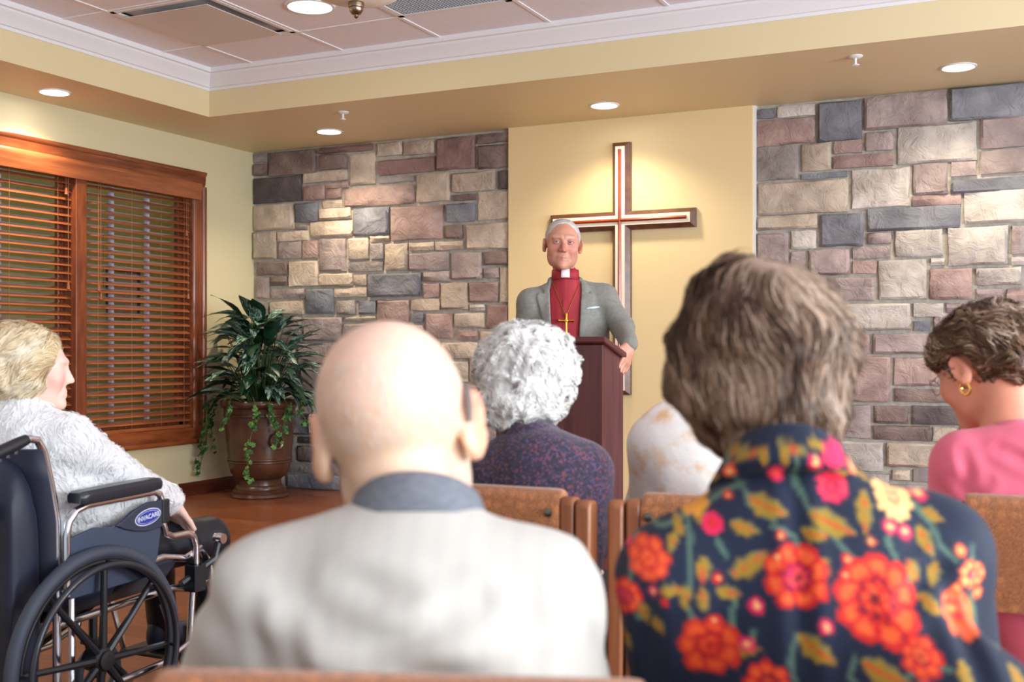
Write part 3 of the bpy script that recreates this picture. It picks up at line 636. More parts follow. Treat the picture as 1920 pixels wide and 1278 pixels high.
def chair_at(latL,Z,rz,label,side=1):
    pass
p2=Vector((-.82-CWD,2.05,0)); make_chair(p2,0,'rust upholstered chair with wooden posts holding the woman with curly white hair')
p3=Vector((-.795+CWD,2.085,0)); make_chair(p3,math.radians(2),'rust upholstered chair holding the person in the pale floral blouse')
p5=at(1738,930,2.2)+Vector((CWD,0,0)); p5.z=0; make_chair(p5,0,'rust upholstered chair holding the woman in the pink top')
q=math.radians(20.7)
p0=at(960+FPX*-.1/.94,0,.94); p0.z=0; make_chair(p0,q,'rust upholstered chair holding the bald man in the pale striped shirt')
p1=at(960+FPX*.475/.855,0,.855); p1.z=0; make_chair(p1,q,'rust upholstered chair holding the woman in the dark floral jacket')
CH=dict(white=p2,floral=p3,pink=p5,bald=p0,brown=p1)
# ------------------------------------------------------------------ people: implicit surfaces meshed by sparse surface nets
A_=np.array
def ell(p,c,r,R=None):
    q=p-A_(c)
    if R is not None: q=q@R
    r=A_(r); k0=np.sqrt(((q/r)**2).sum(-1))+1e-9; k1=np.sqrt(((q/(r*r))**2).sum(-1))+1e-9
    return k0*(k0-1)/k1
def sph(p,c,r): return np.sqrt(((p-A_(c))**2).sum(-1))-r
def cap(p,a,b,ra,rb=None):
    rb=ra if rb is None else rb; a=A_(a,); b=A_(b); ab=b-a
    h=np.clip(((p-a)@ab)/(ab@ab),0,1)
    return np.sqrt((((p-a)-h[...,None]*ab)**2).sum(-1))-(ra+(rb-ra)*h)
def smin(a,b,k): h=np.clip(.5+.5*(b-a)/k,0,1); return b*(1-h)+a*h-k*h*(1-h)
def smax(a,b,k): return -smin(-a,-b,k)
def rot(yaw=0,pitch=0,roll=0):
    """columns = local axes; pitch>0 looks up, yaw>0 turns left, roll>0 tilts to the right shoulder"""
    return np.array(Matrix.Rotation(math.radians(yaw),3,'Z')@Matrix.Rotation(math.radians(pitch),3,'X')@Matrix.Rotation(math.radians(roll),3,'Y'))
def surf(fn,lo,hi,h,B=8,margin=1.7):
    lo=A_(lo,dtype=float); hi=A_(hi,dtype=float); nb=np.ceil((hi-lo)/(h*B)).astype(int)
    g=np.stack(np.meshgrid(*[np.arange(k) for k in nb],indexing='ij'),-1).reshape(-1,3)
    d=fn(lo+(g+.5)*B*h); g=g[np.abs(d)<B*h*.87*margin+.004]
    off=np.stack(np.meshgrid(*[np.arange(B+1)]*3,indexing='ij'),-1).reshape(-1,3)
    D=np.empty((len(g),(B+1)**3),np.float32)
    for i in range(0,len(g),400):
        gg=g[i:i+400]; P=lo+(gg[:,None,:]*B+off[None])*h; D[i:i+400]=fn(P.reshape(-1,3)).reshape(len(gg),-1)
    D=D.reshape(-1,B+1,B+1,B+1); D[D==0]=1e-7; S=D<0
    sl=lambda a,dx,dy,dz:a[:,dx:B+dx,dy:B+dy,dz:B+dz]
    cnt=sum(sl(S,*c).astype(np.int8) for c in np.ndindex(2,2,2)); act=(cnt>0)&(cnt<8)
    ia=np.argwhere(act); b,x,y,z=ia.T
    cor={c:D[b,x+c[0],y+c[1],z+c[2]] for c in np.ndindex(2,2,2)}
    acc=np.zeros((len(ia),3)); n=np.zeros(len(ia))
    for c in np.ndindex(2,2,2):
        for ax in range(3):
            if c[ax]: continue
            e=list(c); e[ax]=1; d0,d1=cor[c],cor[tuple(e)]; m=(d0<0)!=(d1<0); t=np.where(m,d0/np.where(m,d0-d1,1),0)
            q=np.tile(A_(c,dtype=float),(len(ia),1)); q[:,ax]=t; acc+=q*m[:,None]; n+=m
    gc=g[b]*B+ia[:,1:]; V=lo+(gc+acc/n[:,None])*h
    dims=nb*B+2; key=(gc[:,0].astype(np.int64)*dims[1]+gc[:,1])*dims[2]+gc[:,2]
    o=np.argsort(key); key=key[o]; V=V[o]; F=[]
    for ax in range(3):
        u,v=(ax+1)%3,(ax+2)%3; e=[0,0,0]; e[ax]=1
        a=S[:,:B,:B,:B]; b2=S[:,e[0]:B+e[0],e[1]:B+e[1],e[2]:B+e[2]]
        ij=np.argwhere(a!=b2); inn=a[tuple(ij.T)]; gg=g[ij[:,0]]*B+ij[:,1:]
        quad=[]
        for du,dv in ((1,1),(0,1),(0,0),(1,0)):
            c=gg.copy(); c[:,u]-=du; c[:,v]-=dv; k=(c[:,0].astype(np.int64)*dims[1]+c[:,1])*dims[2]+c[:,2]
            ix=np.searchsorted(key,k); ix=np.clip(ix,0,len(key)-1); quad.append(np.where((key[ix]==k)&(c.min(1)>=0),ix,-1))
        q=np.stack(quad,1); ok=(q>=0).all(1); q=q[ok]; inn=inn[ok]; q[~inn]=q[~inn][:,::-1]; F.append(q)
    return V,np.concatenate(F)
def np_mesh(name,V,F,col=None,smooth=True):
    me=bpy.data.meshes.new(name); me.vertices.add(len(V)); me.vertices.foreach_set('co',np.asarray(V,np.float32).ravel())
    k=F.shape[1]; me.loops.add(F.size); me.loops.foreach_set('vertex_index',F.astype(np.int32).ravel()); me.polygons.add(len(F))
    me.polygons.foreach_set('loop_start',np.arange(0,F.size,k,dtype=np.int32)); me.update(calc_edges=True)
    if smooth: me.polygons.foreach_set('use_smooth',np.ones(len(F),bool))
    if col is not None:
        a=me.color_attributes.new('Col','FLOAT_COLOR','POINT'); c=np.ones((len(V),4),np.float32); c[:,:3]=col; a.data.foreach_set('color',c.ravel())
    return me
def smooth_v(V,F,it=1):
    for _ in range(it):
        acc=np.zeros_like(V); n=np.zeros(len(V)); c=V[F].mean(1)
        for j in range(F.shape[1]): np.add.at(acc,F[:,j],c); np.add.at(n,F[:,j],1)
        V=V*.35+.65*acc/np.maximum(n,1)[:,None]
    return V
def sdf_part(name,fn,lo,hi,h,m,parent,colfn=None,sm=1):
    V,F=surf(fn,lo,hi,h)
    if sm: V=smooth_v(V,F,sm)
    o=link(name,np_mesh(name,V,F,None if colfn is None else colfn(V)),m,parent); return o
def vnoise(p,f,seed=0):
    """cheap smooth noise in -1..1"""
    r=np.random.default_rng(seed); s=0; 
    for k in range(5):
        w=r.normal(size=3); w/=np.linalg.norm(w); s=s+np.sin((p@w)*f*(.7+.35*k)+r.uniform(0,6.28)+1.3*np.sin((p@r.normal(size=3))*f*.5))
    return s/3.2
def grad(fn,p,e=.0015):
    g=np.stack([fn(p+A_(v)*e)-fn(p-A_(v)*e) for v in ((1,0,0),(0,1,0),(0,0,1))],-1); return g/(np.linalg.norm(g,axis=-1,keepdims=True)+1e-9)
def strands(fn,P0,flow,L,K,width,lift,curl,cf,cols,rng,flat=.3):
    """ribbons that follow the surface of fn; returns verts, quads, colours"""
    n=len(P0); P=P0.copy(); ph=rng.uniform(0,6.28,n); Ls=np.broadcast_to(A_(L,dtype=float),(n,))*rng.uniform(.7,1.25,n); lf=rng.uniform(lift[0],lift[1],n); cr=curl*rng.uniform(.5,1.3,n); pts=[];nrm=[]
    dprev=None
    for k in range(K+1):
        g=grad(fn,P); d=fn(P); P=P-g*(d-lf*(.3+.7*min(1,k/2)))[:,None]
        f=flow(P,g); f=f-g*(f*g).sum(-1,keepdims=True); f/=np.linalg.norm(f,axis=-1,keepdims=True)+1e-9
        b=np.cross(g,f); a=ph+cf*k
        pts.append(P+(g*np.cos(a)[:,None]*.6+b*np.sin(a)[:,None])*cr[:,None]); nrm.append(g)
        P=P+f*(Ls/K)[:,None]
    pts=np.stack(pts,1); nrm=np.stack(nrm,1); T=np.gradient(pts,axis=1); W=np.cross(T,nrm); W/=np.linalg.norm(W,axis=-1,keepdims=True)+1e-9
    W=W+nrm*rng.uniform(-flat,flat,(n,1,1)); tp=np.sin(np.linspace(.12,1,K+1)*PI*.93)**.6; ws=width*rng.uniform(.6,1.3,n)
    W=W*(tp[None,:,None]*ws[:,None,None]*.5)
    V=np.stack([pts-W,pts+W],2).reshape(-1,3); i=np.arange(n)[:,None]*(2*(K+1))+np.arange(K)[None]*2
    F=np.stack([i,i+1,i+3,i+2],-1).reshape(-1,4); C=np.repeat(cols,2*(K+1),axis=0); return V,F,C
def hair_part(name,parent,fn,lo,hi,h,n,flow,L,K,width,lift,curl,cf,colfn,m,rng,mask=None,shell=True):
    V,F=surf(fn,lo,hi,h); V=smooth_v(V,F,1)
    idx=rng.integers(0,len(V),n*3); P0=V[idx]+rng.normal(size=(n*3,3))*.002
    if mask is not None: P0=P0[mask(P0)]
    P0=P0[:n]; c=colfn(P0,rng); v,f,cc=strands(fn,P0,flow,L,K,width,lift,curl,cf,c,rng)
    if shell:
        sc=colfn(V,None); v2=np.concatenate([V,v]); f2=np.concatenate([F,f+len(V)]); c2=np.concatenate([sc,cc])
    else: v2,f2,c2=v,f,cc
    return link(name,np_mesh(name,v2,f2,c2),m,parent)
def L3(c): return A_(lin(c))
SKIN=mat('skin',(255,255,255),.45,attr='Col',sss=.15,spec=.4)
HAIR=mat('hair',(255,255,255),.5,attr='Col',spec=.28)
def head_sdf(p,ear=1.,male=1.,mouth=True):
    q=p.copy(); q[:,0]=np.abs(q[:,0])
    d=ell(p,(0,-.02,.03),(.0765,.097,.083))
    d=smin(d,ell(p,(0,.026,-.012),(.066,.067,.085)),.03)
    d=smin(d,ell(p,(0,.036,-.062),(.051+.005*male,.052,.054)),.03)
    if male: d=smin(d,ell(q,(.046,.022,-.062),(.016,.024,.032)),.03)
    d=smin(d,ell(p,(0,.08,-.1),(.022,.02,.018)),.024)
    d=smin(d,ell(q,(.043,.064,-.026),(.022,.018,.02)),.025)
    d=smin(d,cap(q,(.01,.09,.024),(.044,.077,.027),.0075+.002*male,.007),.018)
    d=smax(d,-ell(q,(.031,.103,.007),(.017,.014,.0115)),.014)
    ny=.109+.008*male; d=smin(d,cap(p,(0,.088,.012),(0,ny,-.03),.006,.009+.0025*male),.011)
    d=smin(d,sph(q,(.011+.0015*male,ny-.012,-.034),.0075+.001*male),.008)
    if mouth:
        d=smin(d,cap(q,(0,.096,-.0615),(.027,.083,-.0655),.0045,.003),.01); d=smin(d,cap(q,(0,.0955,-.0725),(.024,.083,-.0695),.0055,.003),.01)
        d=smax(d,-cap(q,(0,.1025,-.067),(.03,.0865,-.0678),.0036,.0024),.003)
        d=smax(d,-cap(q,(.024,.097,-.04),(.037,.081,-.072),.0028,.0025),.014)
    if ear:
        Re=np.array(Matrix.Rotation(math.radians(-30),3,'Z')@Matrix.Rotation(math.radians(-12),3,'X'))
        c=A_((.084,-.008,-.006)); e=ell(q,c,A_((.009,.021,.034))*ear,Re); e=smin(e,sph(q,c+A_((-.004,.005,-.028))*ear,.0065*ear),.01)
        e=smax(e,-ell(q,c+A_((.009,.004,.004))*ear,A_((.008,.0125,.021))*ear,Re),.005)
        d=smin(d,e,.006)
    return d
class Rig:
    """a person's points in the person's own frame (facing +y); pts given in world space"""
    def __init__(s,root,rz): s.root=Vector(root); s.rz=rz; s.M=Matrix.Translation(s.root)@Matrix.Rotation(rz,4,'Z'); s.I=s.M.inverted()
    def L(s,v): return A_(s.I@Vector(v))
    def px(s,x,y,Z): return s.L(at(x,y,Z))
def fingers(p,W,Fd,Nn,side,curl=(.25,.35,.3),spread=.12,sc=1.,thumb=(.7,.75,.0)):
    """hand: wrist W, finger direction Fd, palm normal Nn (towards the grip), side=+1 if thumb lies along Fd x Nn"""
    Fd=A_(Fd,dtype=float); Fd/=np.linalg.norm(Fd); Nn=A_(Nn,dtype=float); Nn-=Fd*(Nn@Fd); Nn/=np.linalg.norm(Nn); S=np.cross(Fd,Nn)*side; W=A_(W)
    R=np.stack([S,Fd,-Nn],1)
    d=ell(p,W+Fd*.048*sc,A_((.04,.052,.0165))*sc,R); d=smin(d,cap(p,W,W+Fd*.03*sc,.0245*sc,.027*sc),.02)
    for i,(o,ln) in enumerate(((.031,.92),(.011,1.0),(-.011,.95),(-.03,.76))):
        a=W+Fd*(.088-.006*abs(i-1.2))*sc+S*o*sc; dirv=Fd+S*spread*(1.5-i)*.6; dirv/=np.linalg.norm(dirv); ang=0; f=None; r=.0098*sc
        for k,sl in enumerate((.046,.029,.023)):
            ang+=curl[k]*(1+.07*i); v=dirv*math.cos(ang)+Nn*math.sin(ang); b=a+v*sl*ln*sc; seg=cap(p,a,b,r,r*.93); f=seg if f is None else smin(f,seg,.004); a=b; r*=.93
        d=smin(d,f,.008)
    a=W+Fd*.018*sc+S*.022*sc; f=None; r=.0125*sc
    v=Fd*thumb[0]+S*thumb[1]+Nn*thumb[2]; v/=np.linalg.norm(v)
    for k,sl in enumerate((.042,.032,.026)):
        b=a+v*sl*sc; seg=cap(p,a,b,r,r*.88); f=seg if f is None else smin(f,seg,.004); a=b; r*=.88; v=v+Fd*.25+Nn*.15*k; v/=np.linalg.norm(v)
    return smin(d,f,.012)
def skin_col(base,redf=None,seed=0):
    b=L3(base)
    def f(P):
        n=vnoise(P,45,seed)[:,None]*.5+vnoise(P,140,seed+1)[:,None]*.3; c=b*(1+n*.07*A_((.6,1.2,1.3)))
        return np.clip(c,0,1)
    return f
def creases(G,p,lines,Z,depth=.007,wid=.011):
    """pulled-in folds of cloth on the back, along polylines given as picture points at depth Z"""
    d=0.; back=np.clip((.09-p[:,1]+G['C'][1])/.05,0,1) if isinstance(G,dict) else 1.
    for a,b in lines:
        a2,b2=A_((a[0],a[2])),A_((b[0],b[2])); ab=b2-a2; q=p[:,[0,2]]; h=np.clip(((q-a2)@ab)/(ab@ab),0,1); r=np.linalg.norm(q-a2-h[:,None]*ab,axis=1); d=d+depth*np.exp(-(r/wid)**2)*np.sin(PI*np.clip(h,.06,.94))-.45*depth*np.exp(-((r-2.1*wid)/wid)**2)
    return d*back
def bbox(*pts,pad=.12):
    P=np.stack(pts); return P.min(0)-pad,P.max(0)+pad
# ------------------------------------------------------------------ people
def stripes_mat(name,c,c2,freq,rough=.8):
    m=bpy.data.materials.new(name); m.use_nodes=True; nt=m.node_tree; N=nt.nodes; L=nt.links; b=N['Principled BSDF']; b.inputs['Roughness'].default_value=rough; b.inputs['Sheen Weight'].default_value=.15
    tc=N.new('ShaderNodeTexCoord'); w_=N.new('ShaderNodeTexWave'); w_.bands_direction='X'; w_.inputs['Scale'].default_value=freq; w_.inputs['Distortion'].default_value=.0; L.new(tc.outputs['Object'],w_.inputs['Vector'])
    w2=N.new('ShaderNodeTexWave'); w2.bands_direction='X'; w2.inputs['Scale'].default_value=freq/7.3; L.new(tc.outputs['Object'],w2.inputs['Vector'])
    ml=N.new('ShaderNodeMath'); ml.operation='MULTIPLY'; L.new(w_.outputs['Fac'],ml.inputs[0]); L.new(w2.outputs['Fac'],ml.inputs[1])
    r=N.new('ShaderNodeValToRGB'); e=r.color_ramp.elements; e[0].position=.35; e[0].color=(*lin(c),1); e[1].position=.8; e[1].color=(*lin(c2),1); L.new(ml.outputs[0],r.inputs[0]); L.new(r.outputs[0],b.inputs['Base Color']); return m
def seg_dist(p,a,b): return cap(p,a,b,0.)
def top_sdf(K,p,inflate=0.):
    """upper garment: torso, shoulders, sleeves"""
    w_=K.get('w',.19); dp=K.get('dp',.115); C,P,N,SL,SR=K['C'],K['P'],K['N'],K['SL'],K['SR']
    N=K.get('NG',N); d=ell(p,C,(w_,dp,.2)); d=smin(d,ell(p,(C*.45+P*.55),(w_*.96,dp*1.05,.2)),.06); d=smin(d,ell(p,P,(w_*1.0,dp*1.15,.14)),.06)
    if 'hump' in K: d=smin(d,ell(p,K['hump'][0],K['hump'][1]),.06)
    rs=K.get('rs',.062); rt=K.get('rt',.05)
    for S_,E,W_ in ((SL,K['EL'],K['WL']),(SR,K['ER'],K['WR'])):
        d=smin(d,cap(p,N-A_((0,0,.03)),S_,rt,rs*.9),.045)
        a=cap(p,S_,E,rs,rs*.84); a=smin(a,cap(p,E,W_,rs*.82,rs*K.get('cuff',.66)),.03); d=smin(d,a,.035)
    return d-inflate
def folds(K,p,amp=.004,seed=0,f=22):
    return amp*(vnoise(p*A_((1,1,.55)),f,seed)+.5*vnoise(p,f*2.3,seed+3))
def bottom_sdf(K,p):
    P=K['P']; d=ell(p,P+A_((0,.0,-.02)),(K.get('w',.18)*.98,.135,.12))
    tk=K.get('tk',1.)
    for s_,Kn,An in ((-1,K['KL'],K['AL']),(1,K['KR'],K['AR'])):
        a=cap(p,P+A_((s_*.085,.02,-.03)),Kn,.088*tk,.066*tk); a=smin(a,cap(p,Kn,An,.064,.052),.03); d=smin(d,a,.03)
    return d
def body_sdf(K,p):
    hs=K.get('hs',1.); H=K['H']; q=((p-H)@K['HR'])/hs
    r_=np.linalg.norm(q,axis=1); d=r_*hs-.1*hs; m_=r_<.26; d[m_]=head_sdf(q[m_],K.get('ear',1.),K.get('male',0.))*hs
    nk=H+K['HR']@A_((0,-.03,-.045))*hs; N=K['N']
    d=smin(d,cap(p,nk,N,K.get('rn',.05)*1.0,K.get('rn',.05)*1.08),K.get('kn',.025))
    if 'nape' in K: d=smax(d,-cap(p,*K['nape']),.012)
    C,P=K['C'],K['P']; d=smin(d,cap(p,N-A_((0,0,.03)),C,.055,.075),.03); d=smin(d,cap(p,C,P,.075,.08),.05)
    for S_,E,W_,hk in ((K['SL'],K['EL'],K['WL'],'HL'),(K['SR'],K['ER'],K['WR'],'HRt')):
        a=smin(cap(p,C*.6+N*.4,S_,.035,.034),cap(p,S_,E,.034,.03),.02); a=smin(a,cap(p,E,W_,.03,.024),.02); d=smin(d,a,.02)
        hd=K.get(hk)
        if hd:
            r_=np.linalg.norm(p-W_,axis=1); m_=r_<.3
            if m_.any(): d[m_]=smin(d[m_],fingers(p[m_],W_,**hd),.012)
    return d
def shoe_pair(t,K,m):
    for An in (K['AL'],K['AR']):
        c=A_(An); z0=c[2]-.06
        fn=lambda p:smax(smin(ell(p,(c[0],c[1]+.06,z0+.03),(.045,.12,.045)),ell(p,(c[0],c[1]-.01,z0+.06),(.042,.055,.06)),.03),-(p[:,2]-z0),.006)
        sdf_part('shoe',fn,(c[0]-.08,c[1]-.1,z0-.02),(c[0]+.08,c[1]+.22,z0+.15),.008,m,t)
def bb_of(K,extra=.16):
    P=np.stack([v for k,v in K.items() if isinstance(v,np.ndarray) and v.shape==(3,)]); return P.min(0)-extra,P.max(0)+extra
LAP=dict(Fd=(0,.9,-.35),Nn=(0,-.3,-1))
def seated_defaults(K,seat=.53):
    """fill in lap, legs and feet for somebody seated with pelvis P"""
    P=K['P']
    for s_,l in ((-1,'L'),(1,'R')):
        K.setdefault('K'+l,A_((P[0]+s_*.1,P[1]+.43,.54))); K.setdefault('A'+l,A_((P[0]+s_*.11,P[1]+.43,.07)))
        K.setdefault('W'+l,A_((P[0]+s_*.07,P[1]+.25,.66)))
    K.setdefault('HL',dict(Fd=(.35,.8,-.3),Nn=(0,-.3,-1),side=1)); K.setdefault('HRt',dict(Fd=(-.35,.8,-.3),Nn=(0,-.3,-1),side=-1))
    return K
BLACKSHOE=mat('black_leather',(28,26,26),.4)
def person(root,rz,label):
    return thing('person',label,'person',root,rz)
def collar_ring(t,name,c,R,rx,ry,prof,m,a0=-180,a1=180,n=48,dip=0.):
    """band around the neck; profile = (radial offset, height) closed; R tilts the ring"""
    k=len(prof); vs=[];fs=[]; full=(a1-a0)>=360; cnt=n if full else n+1
    for i in range(cnt):
        a=math.radians(a0+(a1-a0)*i/n); ca,sa=math.sin(a),-math.cos(a)      # a=0 at the back of the neck
        fr=(1-math.cos(a))/2
        for r_,z in prof: vs.append(A_(c)+R@A_(((rx+r_)*ca,(ry+r_)*sa,z-dip*fr)))
    m_=cnt if full else cnt-1
    for i in range(m_):
        for j in range(k): fs.append((i*k+j,i*k+(j+1)%k,((i+1)%cnt)*k+(j+1)%k,((i+1)%cnt)*k+j))
    if not full: fs.append(tuple(range(k-1,-1,-1))); fs.append(tuple((cnt-1)*k+j for j in range(k)))
    return MB().add(vs,fs).build(name,m,t,True,angle=False)
def seat_of(chair,rz,fwd=.19): 
    v=Vector(chair)+Matrix.Rotation(rz,3,'Z')@Vector((0,fwd,0)); v.z=0; return v
# ---- bald man in the pale striped shirt
def build_bald():
    rz=q; root=seat_of(CH['bald'],rz,.2); G=Rig(root,rz); px=G.px
    t=person(root,rz,'bald man seen from behind in a pale striped shirt with grey collar')
    K=dict(H=px(744,806,1.29),HR=rot(0,-12,-9),hs=1.055,male=1.,ear=1.14,rn=.05,kn=.012,N=px(782,955,1.235),NG=px(785,988,1.22),SL=px(512,1122,1.2),SR=px(1008,1114,1.19),C=px(765,1350,1.18),P=A_((0,.0,.575)),
           EL=px(362,1420,1.3),ER=px(1050,1440,1.3),w=.195,dp=.115,rs=.066,rt=.056)
    seated_defaults(K)
    K['hump']=(px(775,1130,1.18),(.13,.06,.075))
    nb=K['N']+A_((0,0,.055))
    lo,hi=bb_of(K)
    def colf(P):
        s=((P-K['H'])@K['HR'])/K['hs']; base=np.tile(L3((236,196,174)),(len(P),1)); n=vnoise(s,38,3)[:,None]; n2=vnoise(s,110,5)[:,None]
        base=base*(1+.05*n*A_((.3,1,1.1))+.03*n2)
        ear=np.clip((np.abs(s[:,0])-.075)/.012,0,1)[:,None]; base=base*(1-ear*A_((.02,.36,.42)))
        nk=np.clip((-.055-s[:,2])/.03,0,1)[:,None]; base=base*(1-nk*A_((.02,.2,.2)))
        fz=(np.clip((.03-s[:,2])/.05,0,1)*np.clip((s[:,2]+.07)/.03,0,1))[:,None]*.45; base=base*(1-fz)+L3((226,198,160))*fz
        for c_,r_,k_ in (((-.034,-.1,.0),.006,.4),((-.02,-.1,.035),.004,.25),((.02,-.09,.06),.005,.15),((-.05,-.07,.06),.008,.15)):
            m_=np.exp(-((np.linalg.norm(s-A_(c_),axis=1)/r_)**2)*.5)[:,None]*k_; base=base*(1-m_)+L3((170,110,80))*m_
        return np.clip(base,0,1)
    body=sdf_part('body',lambda p:body_sdf(K,p),lo,hi,.0045,SKIN,t,colf)
    CR=[(px(*a,1.1),px(*b,1.1)) for a,b in (((455,1150),(500,1290)),((530,1185),(575,1290)),((600,1262),(900,1130)),((1085,1090),(1100,1290)),((640,1090),(760,1110)),((700,1265),(1000,1245)))]
    SH=stripes_mat('striped_shirt',(190,186,178),(182,179,173),92)
    sh=sdf_part('shirt',lambda p:top_sdf(K,p)+folds(K,p,.006,2,13)+creases(K,p,CR,1.2)+.006*np.exp(-((p[:,2]-.84+.25*p[:,0])/.05)**2)*np.sin(38*p[:,0]+60*p[:,2]),lo,hi,.0075,SH,t)
    sdf_part('trousers',lambda p:bottom_sdf(K,p),lo,hi,.012,mat('grey_trousers',(84,84,90),.85),t); shoe_pair(t,K,BLACKSHOE)
    cb=K['N']+A_((0,.004,.006)); R=rot(0,-16,-4)
    GC=mat('grey_collar_knit',(116,120,128),.9,(100,104,112),scale=90,stretch=(1,1,3))
    collar_ring(sh,'collar',cb,R,.058,.062,[(0,-.03),(0,.018),(.005,.024),(.011,.02),(.024,-.018),(.02,-.022),(.006,-.006)],GC,-150,150,60,.035)
    # hearing aid behind the right ear
    hp=[K['H']+K['HR']@A_(v)*K['hs'] for v in ((.081,-.012,.034),(.083,-.024,.026),(.0835,-.031,.01),(.0825,-.031,-.008))]
    HA=MB().tube([Vector(v) for v in hp],[.002,.0035,.0045,.003],10).build('hearing_aid',mat('hearing_aid_grey',(120,112,108),.35),t,True)
    # short fuzz around the back of the head
    rng=np.random.default_rng(4); hf=lambda p:head_sdf(((p-K['H'])@K['HR'])/K['hs'],0.,1.,False)*K['hs']
    def msk(P):
        s=((P-K['H'])@K['HR'])/K['hs']; return (s[:,1]<.03)&(s[:,2]<.06)&(s[:,2]>-.062)
    hair_part('fuzz',t,hf,K['H']-.15,K['H']+.15,.006,2600,lambda p,g:A_((0,0,-1.))+0*p,.011,3,.0006,(.0,.0015),.0004,1.,lambda P,r:np.tile(L3((238,228,214)),(len(P),1)),HAIR,rng,msk,False)
    return t
# ---- woman with brown hair in the dark floral jacket
def build_brown():
    rz=q; root=seat_of(CH['brown'],rz,.19); G=Rig(root,rz); px=G.px
    t=person(root,rz,'woman with wavy brown hair in a dark jacket printed with red and gold flowers')
    K=dict(H=px(1446,690,1.4),HR=rot(-24,-4,4),hs=1.0,ear=1.,rn=.047,N=px(1472,868,1.31),NG=px(1478,905,1.29),SL=px(1262,1088,1.25),SR=px(1740,1040,1.27),C=px(1545,1270,1.25),P=A_((.015,.02,.575)),
           EL=px(1276,1335,1.3),ER=px(1812,1350,1.36),w=.155,dp=.11,rs=.06,rt=.055)
    seated_defaults(K); K['hump']=(px(1490,1060,1.25),(.12,.06,.08))
    lo,hi=bb_of(K); sc=skin_col((232,182,160),seed=9)
    sdf_part('body',lambda p:body_sdf(K,p),lo,hi,.005,SKIN,t,sc)
    CR=[(px(*a,1.16),px(*b,1.16)) for a,b in (((1785,1090),(1800,1290)),((1212,1120),(1225,1290)),((1505,900),(1500,1290)),((1690,1130),(1790,1060)))]
    fold=lambda p:folds(K,p,.0035,7,15)+creases(K,p,CR,1.16,.006,.009)
    V,F=surf(lambda p:top_sdf(K,p)+fold(p),lo,hi,.0042); V=smooth_v(V,F,1)
    Zb=1.16
    def uv(P):      # jacket cloth laid flat: millimetres of fabric scaled to print units
        c=px(1490,655,Zb); return np.stack([(P[:,0]-c[0])*FPX/Zb+1490,655-(P[:,2]-c[2])*FPX/Zb],1)
    jk=link('jacket',np_mesh('jacket',V,F,floral_print(uv(V))),mat('floral_cloth',(255,255,255),.75,attr='Col',sheen=.05,spec=.3,bump=.1,bscale=300),t)
    # stand collar
    cb=K['N']+A_((0,.0,.012)); R=rot(0,-20,3)
    o=collar_ring(jk,'collar',cb,R,.056,.06,[(.004,-.04),(-.001,.012),(.003,.017),(.009,.012),(.03,-.03),(.026,-.036)],_mats['floral_cloth'],-140,140,90,.03)
    # refine the collar and print it too
    me=o.data; bm=bmesh.new(); bm.from_mesh(me); bmesh.ops.subdivide_edges(bm,edges=bm.edges,cuts=3,use_grid_fill=True); bm.to_mesh(me); bm.free()
    P=np.empty(len(me.vertices)*3); me.vertices.foreach_get('co',P); P=P.reshape(-1,3); a=me.color_attributes.new('Col','FLOAT_COLOR','POINT'); c=np.ones((len(P),4),np.float32); c[:,:3]=floral_print(uv(P)); a.data.foreach_set('color',c.ravel())
    me.polygons.foreach_set('use_smooth',[True]*len(me.polygons))
    sdf_part('trousers',lambda p:bottom_sdf(K,p),lo,hi,.012,mat('black_trousers',(30,30,36),.8),t); shoe_pair(t,K,BLACKSHOE)
    # hair
    c0=px(1430,650,1.4)
    def hf(p):
        s=p-c0; d=ell(s,(0,0,.0),(.108,.112,.104)); d=smin(d,ell(s,(-.012,-.03,-.05),(.092,.085,.075)),.04); d=smin(d,ell(s,(.014,-.068,-.108),(.058,.04,.045)),.03); d=smin(d,ell(s,(.04,.0,-.02),(.06,.07,.07)),.03)
        d=smax(d,-ell(s,(.095,.1,-.075),(.05,.075,.07)),.03)
        return d+.011*vnoise(s,36,1)+.005*vnoise(s,80,2)
    rng=np.random.default_rng(5); dk,md,lt=L3((58,40,30)),L3((110,82,62)),L3((172,148,128)); gy=L3((190,186,186))
    def cf(P,r):
        s=P-c0; f=np.clip(.42+.8*vnoise(s,44,6),0,1); f=f if r is None else np.clip(f+r.normal(size=len(P))*.22,0,1); f=f[:,None]
        base=np.where(f<.5,dk+(md-dk)*f*2,md+(lt-md)*(f-.5)*2); return base
    def flow(P,g):
        s=P-c0; w1=vnoise(s,26,11)[:,None]; tang=np.cross(A_((0,0,1.)),g); crown=s-A_((.0,-.05,.1)); crown/=np.linalg.norm(crown,axis=1,keepdims=True)
        return A_((0,0,-.8))+crown*.7+tang*w1*.9
    hair_part('hair',t,hf,c0-.2,c0+.2,.005,10000,flow,.085,10,.0021,(-.001,.007),.005,.6,cf,HAIR,rng)
    return t
